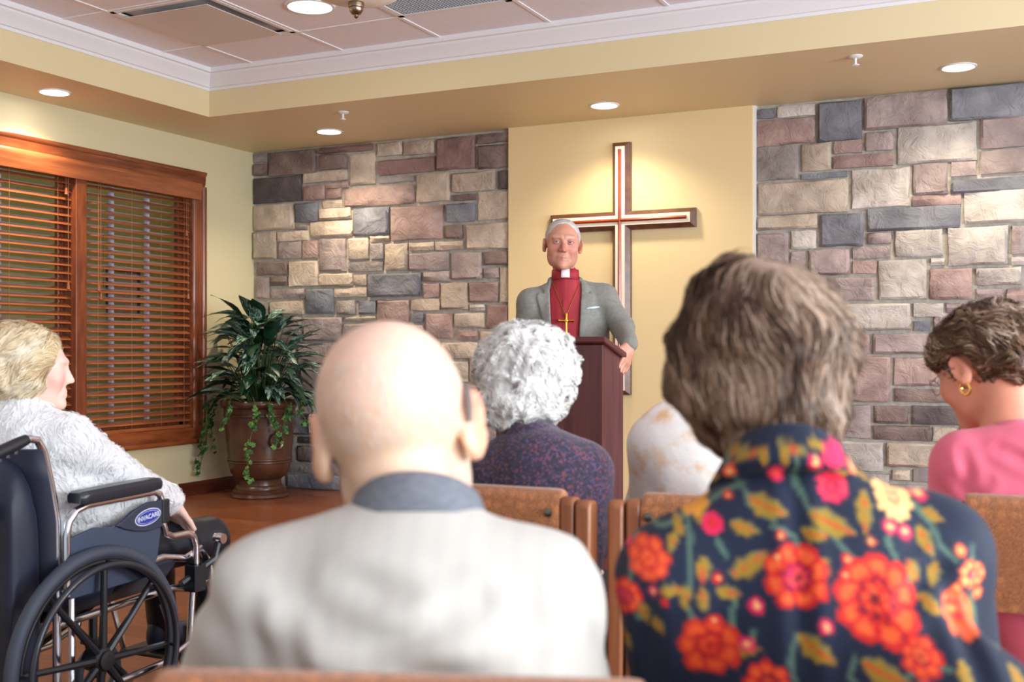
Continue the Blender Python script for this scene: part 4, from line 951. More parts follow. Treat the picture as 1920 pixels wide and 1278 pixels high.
def floral_print(U):
    """navy cloth with printed flowers, leaves, buds and stems (print units)"""
    n=len(U); C=np.tile(L3((22,32,54)),(n,1)); x,y=U[:,0],U[:,1]; n1=lambda f,s:vnoise(np.stack([x/1000,y/1000,0*x],1),f,s)
    wob=np.stack([6*n1(70,1),6*n1(70,2)],1)
    def put(m,c,a=1.):
        m=np.clip(m,0,1)[:,None]*a; C[:]=C*(1-m)+L3(c)*m
    OL,OL2,GR,RED,ORG,PNK,GLD,PCH,DK=(150,120,36),(112,104,40),(78,104,92),(206,36,32),(236,96,48),(216,34,84),(222,150,48),(244,190,120),(110,18,40)
    def stem(pts,w=5,c=GR):
        P=A_(pts,dtype=float); tt=np.linspace(0,1,14); k=len(P); 
        Q=np.stack([np.interp(tt*(k-1),np.arange(k),P[:,j]) for j in (0,1)],1); 
        for _ in range(2): Q[1:-1]=(Q[:-2]+2*Q[1:-1]+Q[2:])/4
        d=np.full(n,1e9)
        for a,b in zip(Q[:-1],Q[1:]):
            ab=b-a; h=np.clip(((U+wob-a)@ab)/(ab@ab+1e-9),0,1); d=np.minimum(d,np.linalg.norm(U+wob-a-h[:,None]*ab,axis=1))
        put((w-d)/2.5+.5,c)
    def leaf(cx,cy,L,W,ang,c=OL,vein=RED,lob=3):
        a=math.radians(ang); dx,dy=x-cx,y-cy; u=(dx*math.cos(a)+dy*math.sin(a))/L; v=(-dx*math.sin(a)+dy*math.cos(a)); v=v+.18*L*u*u-.05*L
        t_=np.clip(u+.5,0,1); prof=W*np.sin(PI*t_**.8)**.8*(1-.28*np.abs(np.sin(t_*PI*lob))); inside=np.where(np.abs(u)<.5,prof-np.abs(v),-9)
        put(inside/3+.5,c); put((W*.13-np.abs(v))/2*(np.abs(u)<.42)+.1*(np.abs(u)<.42)*(np.abs(v)<W*.16),vein,.9); put((inside<W*.25)*(inside>0)*(v<0)*1.,GR,.45)
    def flower(cx,cy,R,np_=8,outer=RED,inner=ORG,core=DK,ctr=RED,rot0=0.):
        dx,dy=x-cx+wob[:,0]*.6,y-cy+wob[:,1]*.6; r=np.hypot(dx,dy)/R; a=np.arctan2(dy,dx)+rot0; pet=.78+.22*np.abs(np.cos(a*np_/2))**.6
        put((pet-r)*R/3+.5,outer); put((pet*.86-r)*R/3*(np.abs(np.cos(a*np_/2))>.42),inner); p2=.5+.09*np.abs(np.cos(a*np_/2+.8)); put((p2-r)*R/3+.3,outer); put((p2*.82-r)*R/3,core); 
        put((.36+.07*np.cos(a*9)-r)*R/3,ctr); put((.3-r)*R/3*(np.cos(a*7+r*9)>0),inner,.8); put((.13-r)*R/2,core)
    def berry(cx,cy,R,c=PNK,c2=PCH):
        r=np.hypot(x-cx,y-cy)/R; put((1-r)*R/2.5+.4,c); put((.5-r)*R/2,c2)
    for s_ in (((1380,860),(1405,930),(1460,990)),((1410,920),(1340,960),(1270,1000),(1230,1000)),((1510,850),(1512,930),(1540,980),(1570,1010)),((1300,985),(1300,1060),(1292,1150),(1310,1200)),((1380,1130),(1380,1180),(1368,1200)),
        ((1560,1000),(1610,1060),(1635,1090)),((1660,870),(1690,915)),((1690,960),(1668,1020),(1690,1070),(1720,1090)),((1750,960),(1780,1030),(1810,1060)),((1455,1000),(1500,1010),(1505,1060)),((1500,1190),(1480,1230),(1490,1278)),((1590,1220),(1580,1250),(1610,1278)),
        ((1740,1220),(1700,1210),(1660,1250)),((1420,1190),(1410,1220)),((1545,885),(1600,930)),((1200,1010),(1180,1100),(1210,1180)),((1350,1020),(1365,1050)),((1850,1040),(1840,1110),(1860,1200))): stem(s_)
    for l in ((1452,958,78,24,20),(1410,1062,86,22,-35),(1570,985,92,26,25),(1640,970,80,18,100),(1325,980,46,15,80),(1282,1000,40,12,70),(1405,998,56,16,15),(1325,1078,48,18,95),(1372,1118,52,15,10),(1262,1115,48,14,-12),(1325,1135,52,12,85),(1292,1132,52,11,100),
        (1268,1030,40,12,110),(1530,1210,74,24,35),(1640,1235,80,24,20),(1755,1025,60,18,70),(1720,1075,50,18,60),(1765,1085,46,16,110),(1745,1130,50,16,40),(1535,1005,52,16,10),(1540,1080,70,16,110),(1215,1170,50,12,80),(1240,1190,40,12,60),(1405,1225,54,12,-10),(1780,980,40,14,30),
        (1700,1230,40,14,120),(1770,1230,50,16,80),(1840,1160,50,14,80),(1870,1240,50,14,60),(1555,840,40,13,20),(1415,862,56,15,-10),(1452,868,44,12,95),(1490,868,44,12,80),(1600,900,40,10,0),(1655,905,36,10,60),(1180,1240,44,12,70),(1350,925,44,12,150)): leaf(*l)
    leaf(1385,850,52,13,-8,OL,RED,2); leaf(1505,850,62,15,15,OL,RED,2)
    flower(1495,1085,62,8,RED,ORG,DK,PNK,.3); flower(1640,1120,82,9,RED,ORG,DK,RED,.1); flower(1335,1225,62,7,(196,44,28),(226,84,36),(150,30,26),RED,.5)
    flower(1220,1062,42,7,(206,60,36),(232,92,48),(190,40,40),ORG,.2); flower(1305,945,42,10,GLD,GLD,ORG,(200,110,40),.1); flower(1705,943,44,12,PCH,PCH,(190,90,60),(232,150,110),.0); flower(1580,925,30,8,PNK,(236,70,80),DK,PNK,.2)
    flower(1700,1205,34,7,RED,ORG,DK,ORG); flower(1165,1020,30,7,PNK,ORG,RED,ORG); flower(1700,1275,36,8,PNK,ORG,DK,RED); flower(1440,1285,46,8,RED,ORG,DK,RED); flower(1172,1140,38,8,RED,ORG,DK,PNK); flower(1845,1090,30,7,ORG,PCH,RED,PNK); flower(1800,1150,36,8,ORG,(240,120,80),PNK,RED)
    for b in ((1386,902,13,ORG),(1380,945,8,RED),(1345,995,20,PNK,RED),(1470,1010,9,RED),(1462,1048,10,RED),(1350,1092,10,RED),(1422,1142,15,PNK),(1405,1215,15,PNK),(1345,1175,12,RED),(1228,1120,9,PNK),(1683,995,14,PNK),(1713,1007,14,PNK),(1768,945,14,PNK),(1822,1045,12,ORG),(1810,1115,12,ORG),(1785,1130,9,RED),
        (1798,1150,12,ORG),(1590,1050,10,RED),(1585,1078,10,RED),(1632,890,14,ORG),(1475,900,16,PNK,ORG),(1640,1020,8,ORG),(1548,878,16,PNK),(1250,1140,8,RED),(1860,1130,12,ORG),(1590,865,26,PNK,PNK),(1545,1170,14,PNK),(1195,970,14,ORG)): berry(*b)
    out=(x<1150)|(x>1900)
    return np.clip(C*(1+.06*n1(300,4))[:,None],0,1)
def lab_frame(): pass
# ---- woman with curly white hair in purple tweed
def build_white():
    rz=math.radians(6); root=seat_of(CH['white'],0,.2); G=Rig(root,rz); px=G.px
    t=person(root,rz,'woman with curly white hair in a dark purple tweed jacket')
    K=dict(H=px(985,712,2.52),HR=rot(14,-6,0),hs=.98,ear=.9,rn=.046,N=px(1000,815,2.46),NG=px(1005,845,2.45),SL=px(922,893,2.45),SR=px(1096,884,2.42),C=px(1008,990,2.43),P=A_((0,0,.57)),EL=px(905,1010,2.5),ER=px(1115,1000,2.48),w=.15,dp=.11,rs=.056,rt=.05)
    seated_defaults(K); K['hump']=(px(1005,880,2.41),(.11,.07,.08)); lo,hi=bb_of(K)
    sdf_part('body',lambda p:body_sdf(K,p),lo,hi,.0055,SKIN,t,skin_col((230,186,166),seed=2))
    TW=mat('purple_tweed',(58,46,68),.9,(34,30,46),scale=120,bump=.3,bscale=240,sheen=.2)
    nt=TW.node_tree; b=nt.nodes['Principled BSDF']; v=nt.nodes.new('ShaderNodeTexVoronoi'); v.inputs['Scale'].default_value=230; tc=[x for x in nt.nodes if x.type=='TEX_COORD'][0]; nt.links.new(tc.outputs['Object'],v.inputs['Vector'])
    rr=nt.nodes.new('ShaderNodeValToRGB'); rr.color_ramp.interpolation='CONSTANT'; e=rr.color_ramp.elements; e[0].color=(0,0,0,1); e[1].position=.72; e[1].color=(1,1,1,1); sp=nt.nodes.new('ShaderNodeSeparateColor'); nt.links.new(v.outputs['Color'],sp.inputs[0]); nt.links.new(sp.outputs[0],rr.inputs[0])
    mx=nt.nodes.new('ShaderNodeMix'); mx.data_type='RGBA'; old=b.inputs['Base Color'].links[0].from_socket; nt.links.new(rr.outputs[0],mx.inputs[0]); nt.links.new(old,mx.inputs[6])
    r3=nt.nodes.new('ShaderNodeValToRGB'); e=r3.color_ramp.elements; e[0].color=(*lin((116,56,58)),1); e[1].color=(*lin((64,62,104)),1); nt.links.new(sp.outputs[1],r3.inputs[0]); nt.links.new(r3.outputs[0],mx.inputs[7]); nt.links.new(mx.outputs[2],b.inputs['Base Color'])
    jk=sdf_part('jacket',lambda p:top_sdf(K,p)+folds(K,p,.0035,5,16),lo,hi,.0075,TW,t)
    collar_ring(jk,'collar',K['N']+A_((0,0,.0)),rot(0,-18,0),.056,.06,[(0,-.03),(0,.02),(.008,.024),(.02,-.02),(.012,-.03)],TW,-150,150,40,.03)
    sdf_part('trousers',lambda p:bottom_sdf(K,p),lo,hi,.012,mat('dark_trousers',(36,34,44),.85),t); shoe_pair(t,K,BLACKSHOE)
    c0=px(988,700,2.5)
    def hf(p):
        s=p-c0; d=ell(s,(0,0,.006),(.11,.108,.105)); d=smin(d,ell(s,(0,-.035,-.066),(.088,.078,.056)),.03)
        d=smax(d,-ell(s,(-.02,.13,-.06),(.09,.08,.1)),.03); return d+.006*vnoise(s,70,1)+.004*vnoise(s,130,3)
    rng=np.random.default_rng(8); a,b_,c_=L3((232,226,220)),L3((254,252,248)),L3((212,208,204))
    def cf(P,r):
        s=P-c0; f=np.clip(.6+.45*vnoise(s,90,6),0,1); f=f if r is None else np.clip(f+r.normal(size=len(P))*.2,0,1); return (c_+(b_-c_)*f[:,None])
    def flow(P,g): 
        s=P-c0; return A_((0,0,-.6))+np.stack([vnoise(s,80,21),vnoise(s,80,22),vnoise(s,80,23)],1)*1.3
    hair_part('hair',t,hf,c0-.17,c0+.17,.006,11000,flow,.05,10,.0015,(.0,.009),.0055,1.1,cf,HAIR,rng)
    return t
# ---- stooped person in the pale floral blouse
def build_pale():
    rz=math.radians(8); root=seat_of(CH['floral'],0,.22); G=Rig(root,rz); px=G.px
    t=person(root,rz,'stooped person in a pale cream blouse with faint peach flowers')
    K=dict(H=px(1388,712,2.68),HR=rot(12,-24,0),hs=.97,ear=.9,rn=.046,N=px(1365,765,2.6),SL=px(1236,838,2.52),SR=px(1450,835,2.45),C=px(1330,945,2.5),P=A_((0,0,.57)),EL=px(1215,960,2.58),ER=px(1480,960,2.5),w=.15,dp=.115,rs=.058,rt=.055)
    seated_defaults(K); K['hump']=(px(1300,830,2.47),(.13,.085,.1)); lo,hi=bb_of(K)
    sdf_part('body',lambda p:body_sdf(K,p),lo,hi,.0055,SKIN,t,skin_col((230,186,166),seed=3))
    BL=mat('cream_blouse',(236,230,224),.7,(224,182,140),scale=16,detail=8,lo=.5,hi=.66,bump=.2,bscale=40)
    sdf_part('blouse',lambda p:top_sdf(K,p)+folds(K,p,.004,15,16),lo,hi,.0075,BL,t)
    sdf_part('trousers',lambda p:bottom_sdf(K,p),lo,hi,.012,mat('tan_trousers',(150,134,116),.85),t); shoe_pair(t,K,BLACKSHOE)
    c0=K['H']+K['HR']@A_((0,-.02,.03)); GH=(206,200,196)
    def hf(p):
        s=(p-c0)@K['HR']; return smax(ell(s,(0,0,0),(.098,.112,.098)),-ell(s,(0,.12,-.06),(.075,.07,.09)),.02)+.004*vnoise(s,70,1)
    rng=np.random.default_rng(18)
    hair_part('hair',t,hf,c0-.16,c0+.16,.007,1500,lambda P,g:A_((0,0,-1.))+.6*np.stack([vnoise(P,60,1),vnoise(P,60,2),0*P[:,0]],1),.05,7,.003,(0,.006),.004,1.,lambda P,r:np.tile(L3(GH),(len(P),1)),HAIR,rng)
    return t
# ---- woman in the pink top, head bent
def build_pink():
    rz=math.radians(14); root=seat_of(CH['pink'],0,.2); G=Rig(root,rz); px=G.px
    t=person(root,rz,'woman in a pink top with short brown hair, bending her head to read')
    K=dict(H=px(1842,690,2.42),HR=rot(42,-24,0),hs=.98,ear=1.,rn=.048,N=px(1893,800,2.34),NG=px(1895,825,2.32),SL=px(1800,868,2.32),SR=px(2040,860,2.2),C=px(1910,990,2.295),P=A_((0,0,.57)),EL=px(1775,985,2.42),ER=px(2075,1010,2.25),w=.165,dp=.11,rs=.056,rt=.048)
    seated_defaults(K); K['hump']=(px(1905,880,2.295),(.11,.06,.08)); lo,hi=bb_of(K)
    sk=skin_col((214,142,116),seed=6)
    body=sdf_part('body',lambda p:body_sdf(K,p),lo,hi,.0045,SKIN,t,sk)
    CR=[(px(*a,2.22),px(*b,2.22)) for a,b in (((1812,850),(1832,945)),((1800,900),(1826,950)),((1850,905),(1828,950)),((1880,845),(1960,880)))]
    PK=mat('pink_jersey',(226,106,130),.75,(214,92,118),scale=9,sheen=.2)
    sh=sdf_part('top',lambda p:top_sdf(K,p)+folds(K,p,.0045,25,15)+creases(K,p,CR,2.25,.008,.01),lo,hi,.007,PK,t)
    sdf_part('trousers',lambda p:bottom_sdf(K,p),lo,hi,.012,mat('plum_trousers',(70,26,44),.85),t); shoe_pair(t,K,BLACKSHOE)
    collar_ring(sh,'neckband',K['N']+A_((0,0,-.012)),rot(8,-20,0),.062,.066,[(0,-.02),(0,.006),(.006,.008),(.014,-.02)],PK,-180,180,48,.03)
    H,R=K['H'],K['HR']; c0=H+R@A_((0,-.02,.03))
    def hf(p):
        s=(p-c0)@R; d=ell(s,(0,-.004,.008),(.096,.114,.094)); d=smin(d,ell(s,(0,.07,.03),(.07,.045,.05)),.03); d=smin(d,ell(s,(0,-.07,-.045),(.064,.04,.05)),.03)
        d=smax(d,-ell(s,(0,.13,-.075),(.12,.11,.085)),.02); q_=s.copy(); q_[:,0]=np.abs(q_[:,0]); d=smax(d,-ell(q_,(.1,.016,-.046),(.042,.042,.056)),.012); return d+.005*vnoise(s,75,2)+.003*vnoise(s,140,4)
    rng=np.random.default_rng(28); dk,md,lt=L3((58,40,30)),L3((116,84,60)),L3((190,168,148))
    def cf(P,r):
        s=(P-c0)@R; f=np.clip(.42+.45*vnoise(s,80,6),0,1); f=f if r is None else np.clip(f+r.normal(size=len(P))*.22,0,1); f=f[:,None]; return np.where(f<.6,dk+(md-dk)*f/.6,md+(lt-md)*(f-.6)/.4)
    def flow(P,g):
        s=(P-c0)@R; v=np.stack([0*s[:,0],-.6-.0*s[:,1],-.5+0*s[:,2]],1)+np.stack([vnoise(s,60,1),vnoise(s,60,2),vnoise(s,60,3)],1)*.7; return v@R.T
    hair_part('hair',t,hf,c0-.17,c0+.17,.0055,7000,flow,.045,7,.0018,(.0,.006),.003,.9,cf,HAIR,rng)
    GOLD=mat('polished_gold',(228,180,96),.2,metal=1)
    for s_ in (-1,1):
        e=H+R@A_((s_*.0825,-.003,-.041))*.98; n_=16
        MB().tube([Vector(e+R@A_((0,.011*math.cos(2*PI*k/n_),-.006+.0125*math.sin(2*PI*k/n_)))) for k in range(n_)],.0034,8,closed=True).build('hoop_earring',GOLD,t,True)
    gl=MB()
    for s_ in (-1,1):
        cc=A_((s_*.033,.108,.0)); gl.tube([Vector(H+R@(cc+A_((.022*math.cos(2*PI*k/20),-.012*abs(math.cos(2*PI*k/20)) if s_*math.cos(2*PI*k/20)>0 else 0,.018*math.sin(2*PI*k/20))))) for k in range(20)],.0012,6,closed=True)
        gl.tube([Vector(H+R@A_(v)) for v in ((s_*.055,.096,.004),(s_*.072,.06,.006),(s_*.08,.0,.008))],.0012,6)
    gl.tube([Vector(H+R@A_(v)) for v in ((-.011,.108,.004),(0,.112,.006),(.011,.108,.004))],.0012,6); gl.build('eyeglasses',mat('thin_wire',(150,140,150),.3,metal=.8),t,True)
    return t
# ---- speaker behind the lectern
def build_speaker():
    Zs=5.35; hw=at(1055,459,Zs); root=Vector((hw.x+.02,hw.y+.06,0)); rz=math.radians(203.0); G=Rig(root,rz); px=G.px
    t=person(root,rz,'man in a grey jacket and red clerical shirt speaking behind the lectern')
    # own frame faces the audience: his left hand is on the picture's right
    K=dict(H=px(1055,458,Zs),HR=rot(3,-2,-3),hs=1.02,ear=.95,male=1.,rn=.05,N=px(1060,523,Zs+.05),SR=px(995,566,Zs+.05),SL=px(1133,558,Zs+.05),NG=px(1062,531,Zs+.06),C=px(1068,614,Zs+.06),P=A_((0,.0,.98)),
           ER=px(980,655,Zs+.1),EL=px(1168,614,Zs-.04),WR=px(986,732,Zs+.03),w=.19,dp=.12,rs=.061,rt=.062)
    K['WL']=px(1179,644,5.06)
    wd=lambda v:A_(G.M.to_3x3().inverted()@Vector(v)); K['HL']=dict(Fd=wd((.0,-.42,-.9)),Nn=wd((-1,.05,-.1)),side=-1,curl=(.3,.45,.4),sc=1.05,thumb=(.75,.6,.35))
    K['HRt']=dict(Fd=(.0,.15,-1),Nn=(-1,0,0),side=1)
    K['KL']=A_((-.1,.0,.52)); K['KR']=A_((.1,.0,.52)); K['AL']=A_((-.11,-.02,.09)); K['AR']=A_((.11,-.02,.09))
    lo,hi=bb_of(K)
    def colf(P):
        s=((P-K['H'])@K['HR'])/K['hs']; b=np.tile(L3((204,146,124)),(len(P),1)); n=vnoise(s,70,3)[:,None]*.06; b=b*(1+n)
        red=np.exp(-((np.hypot(np.abs(s[:,0])-.036,s[:,2]+.028)/.024)**2))*(s[:,1]>.04)+np.exp(-(np.hypot(s[:,0],s[:,2]+.026)/.018)**2)*(s[:,1]>.08); b=b*(1-np.clip(red,0,1)[:,None]*A_((.04,.24,.2)))
        lip=np.exp(-((s[:,0]/.022)**2))*np.exp(-(((s[:,2]+.0672)/.004)**2))*(s[:,1]>.07); b=b*(1-np.clip(lip,0,1)[:,None]*A_((.2,.42,.38)))
        brow=np.exp(-(((np.abs(s[:,0])-.032)/.02)**2))*np.exp(-(((s[:,2]-.03)/.0045)**2))*(s[:,1]>.05); b=b*(1-.4*brow[:,None])+.4*brow[:,None]*L3((214,200,190))
        return np.clip(b,0,1)
    body=sdf_part('body',lambda p:body_sdf(K,p),lo,hi,.0038,SKIN,t,colf)
    H,R,hs=K['H'],K['HR'],K['hs']; EW=mat('eye_white',(214,206,200),.25); IR=mat('iris_blue_grey',(70,84,104),.2)
    for s_ in (-1,1):
        c=H+R@A_((s_*.031,.0795,.0055))*hs
        e=MB().lathe([(.0001,-.0125)]+[(.0125*math.sin(PI*k/12),-.0125*math.cos(PI*k/12)) for k in range(1,12)]+[(.0001,.0125)],16,axis='y').build('eye',EW,t,True); e.location=Vector(c); 
        i_=MB().lathe([(.0062,.0108),(.0058,.0116),(.001,.0129)],14,axis='y').build('iris',IR,e,True)
        MB().tube([Vector(H+R@A_((s_*x_,y_,z_))*hs) for x_,y_,z_ in ((.0155,.0875,.008),(.024,.092,.0117),(.032,.093,.0127),(.04,.0895,.011),(.0485,.082,.006))],[.002,.004,.0046,.0042,.002],8).build('eyelid',SKIN_LID,t,True)
        MB().tube([Vector(H+R@A_((s_*x_,y_,z_))*hs) for x_,y_,z_ in ((.0155,.0875,.0045),(.024,.0915,.0),(.032,.092,-.0013),(.04,.0885,-.0003),(.0485,.0815,.0035))],[.0018,.0032,.0038,.0034,.0018],8).build('lower_lid',SKIN_LID,t,True)
    RED=mat('red_clerical_shirt',(172,42,54),.7,(150,32,46),scale=10,stretch=(6,1,.6))
    def shirt(p): return ell(p,K['C']+A_((0,-.0,.02)),(.17,.113,.2))
    KS={**K,'w':.155,'dp':.106,'rs':.045,'rt':.036,'C':K['C']+A_((0,0,.03)),'NG':K['N']-A_((0,0,.015))}
    sh=sdf_part('shirt',lambda p:smin(top_sdf(KS,p),cap(p,K['N']-A_((0,0,.06)),K['N']+A_((0,.006,.012)),.07,.062),.03),lo,hi,.0075,RED,t)
    cb=K['N']+A_((0,.004,.03)); Rc=rot(0,12,0)
    collar_ring(sh,'collar_band',cb,Rc,.06,.062,[(0,-.03),(-.002,.02),(.004,.02),(.007,-.03)],RED,-180,180,60,.018)
    collar_ring(sh,'clerical_tab',cb,Rc,.063,.065,[(.0,-.024),(-.001,.016),(.005,.016),(.007,-.024)],mat('white_linen',(238,238,240),.5),163,197,8,.018)
    pl=MB(); zz_=[K['N'][2]-.02-.03*k for k in range(12)]
    def fy(x,z):
        ys=np.linspace(.25,.0,200); return ys[np.argmax(top_sdf(KS,np.stack([np.full(200,x),ys,np.full(200,z)],1))<0)]
    pl.sweep([(-.011,-.004),(.011,-.004),(.011,.0025),(-.011,.0025)],[(K['N'][0],fy(K['N'][0],z),z) for z in zz_],[((1,0,0),(0,1,0))]*12); pl.build('placket',RED,sh)
    # jacket, open in front; lapels are thicker cloth beside the opening
    nz=K['N'][2]; nx=K['N'][0]
    def open_w(z): return np.interp(z,[nz-.75,nz-.42,nz-.3,nz-.06,nz+.02,nz+.1],[.06,.052,.062,.074,.07,.085])
    def jkt(p):
        d=top_sdf(K,p)+folds(K,p,.0028,35,15); skirt=ell(p,A_((0,0,.86)),(.2,.14,.22)); d=smin(d,skirt,.06)
        lap=np.clip((open_w(p[:,2])+.062*np.clip((nz-p[:,2]+.02)/.1,.3,1)*np.clip((p[:,2]-(nz-.4))/.3,0,1)-np.abs(p[:,0]-nx))/.004,0,1)*np.clip(p[:,1]/.03,0,1)*np.clip((p[:,2]-(nz-.4))/.03,0,1)
        notch=(np.abs((p[:,2]-(nz-.062))-(np.abs(p[:,0]-nx)-.1)*.35)<.009)*(np.abs(p[:,0]-nx)>.1)
        d=d-.0085*lap*(1-notch)
        cut=np.minimum(open_w(p[:,2])-np.abs(p[:,0]-nx),p[:,1]-.0); d=smax(d,cut,.004)
        return smax(d,-cap(p,K['N']+A_((0,-.01,-.03)),K['N']+A_((0,.0,.1)),.062,.072),.006)
    GJ=mat('grey_jacket_wool',(134,133,125),.8,(123,122,115),scale=60,sheen=.15)
    jk=sdf_part('jacket',jkt,lo-A_((0,0,.2)),hi,.0055,GJ,t)
    jc=collar_ring(jk,'jacket_collar',K['N']+A_((0,-.004,.0)),rot(0,14,0),.07,.072,[(0,-.04),(.0,.018),(.006,.022),(.012,.016),(.024,-.03)],GJ,-118,118,50,.03)
    fp=lambda x,z:jk_front(jkt,x,z)
    # pocket square
    def front_y(x,z):
        ys=np.linspace(.25,.0,200); d=jkt(np.stack([np.full(200,x),ys,np.full(200,z)],1)); i=np.argmax(d<0); return ys[i]
    cx_,cz_=px(1112,577,Zs)[0],px(1112,577,Zs)[2]; pk=MB(); pts=[(cx_-.03+.06*k/6,front_y(cx_-.03+.06*k/6,cz_+.006*(3-k)/3)+.002,cz_+.004*(k-3)/3*-1) for k in range(7)]
    pk.tube(pts,[.002,.004,.0055,.005,.004,.003,.0015],8).build('pocket_square',mat('pale_blue_cotton',(206,226,238),.6),jk,True)
    # chain and pectoral cross
    CH_=mat('gold_chain',(206,158,80),.25,metal=1); tipx=nx-.004; tipz=px(1050,588,Zs)[2]
    def shy(x,z): 
        ys=np.linspace(.25,.0,200); P_=np.stack([np.full(200,x),ys,np.full(200,z)],1); d=np.minimum(jkt(P_),smin(top_sdf(KS,P_),cap(P_,K['N']-A_((0,0,.06)),K['N']+A_((0,.006,.012)),.07,.062),.03)); return ys[np.argmax(d<0)]
    ch=MB()
    for s_ in (-1,1):
        pts=[]
        for k in range(12):
            u=k/11; x_=tipx+s_*(.066*(1-u)**.9+.0035); z_=nz+.0+(tipz-nz)*u; pts.append((x_,shy(x_,z_)+.003,z_))
        ch.tube(pts,.0017,6)
    ch.build('neck_chain',CH_,t,True)
    pz=tipz-.0; py_=shy(tipx,pz-.03)+.006; pc=MB()
    for a,b in (((0,.0),(0,-.095)),((-.036,-.034),(.036,-.034))):
        pc.tube([(tipx+a[0]+(b[0]-a[0])*k/6,py_,pz+a[1]+(b[1]-a[1])*k/6) for k in range(7)],[.009,.0065,.005,.0055,.005,.0065,.009],8)
    pc.lathe([(.0001,.004),(.008,.003),(.008,-.003),(.0001,-.004)],12,c=(tipx,py_+.004,pz-.034),axis='y')
    pc.build('pectoral_cross',mat('bright_gold',(236,176,66),.25,metal=1),t,True)
    # hair: short, white, receding
    c0=H+R@A_((0,-.02,.03))*hs
    def hf(p):
        s=((p-c0)@R)/hs; d=ell(s,(0,-.004,.002),(.081,.1,.087)); q_=s.copy(); q_[:,0]=np.abs(q_[:,0])
        d=smax(d,-ell(s,(0,.115,-.02),(.066,.105,.088)),.012); d=smax(d,-ell(q_,(.08,.06,-.075),(.05,.08,.055)),.012); d=smax(d,-(s[:,2]+.075),.01); return d*hs+.0012*vnoise(s,120,2)
    rng=np.random.default_rng(38)
    hair_part('hair',t,hf,c0-.15,c0+.15,.0045,2600,lambda P,g:(A_((0,-.8,-.35))+.5*np.stack([vnoise(P,60,1),0*P[:,0],vnoise(P,60,2)],1))@R.T,.022,4,.0016,(0,.0015),.0006,1.,lambda P,r:np.tile(L3((206,202,198)),(len(P),1))*(1 if r is None else r.uniform(.8,1.12,(len(P),1))),HAIR,rng)
    tr=sdf_part('trousers',lambda p:bottom_sdf(K,p),A_((-.35,-.3,.0)),A_((.35,.3,1.2)),.012,mat('charcoal_trousers',(60,60,64),.85),t); shoe_pair(t,K,BLACKSHOE)
    # ring on the left hand
    return t
SKIN_LID=mat('eyelid_skin',(188,132,112),.5)
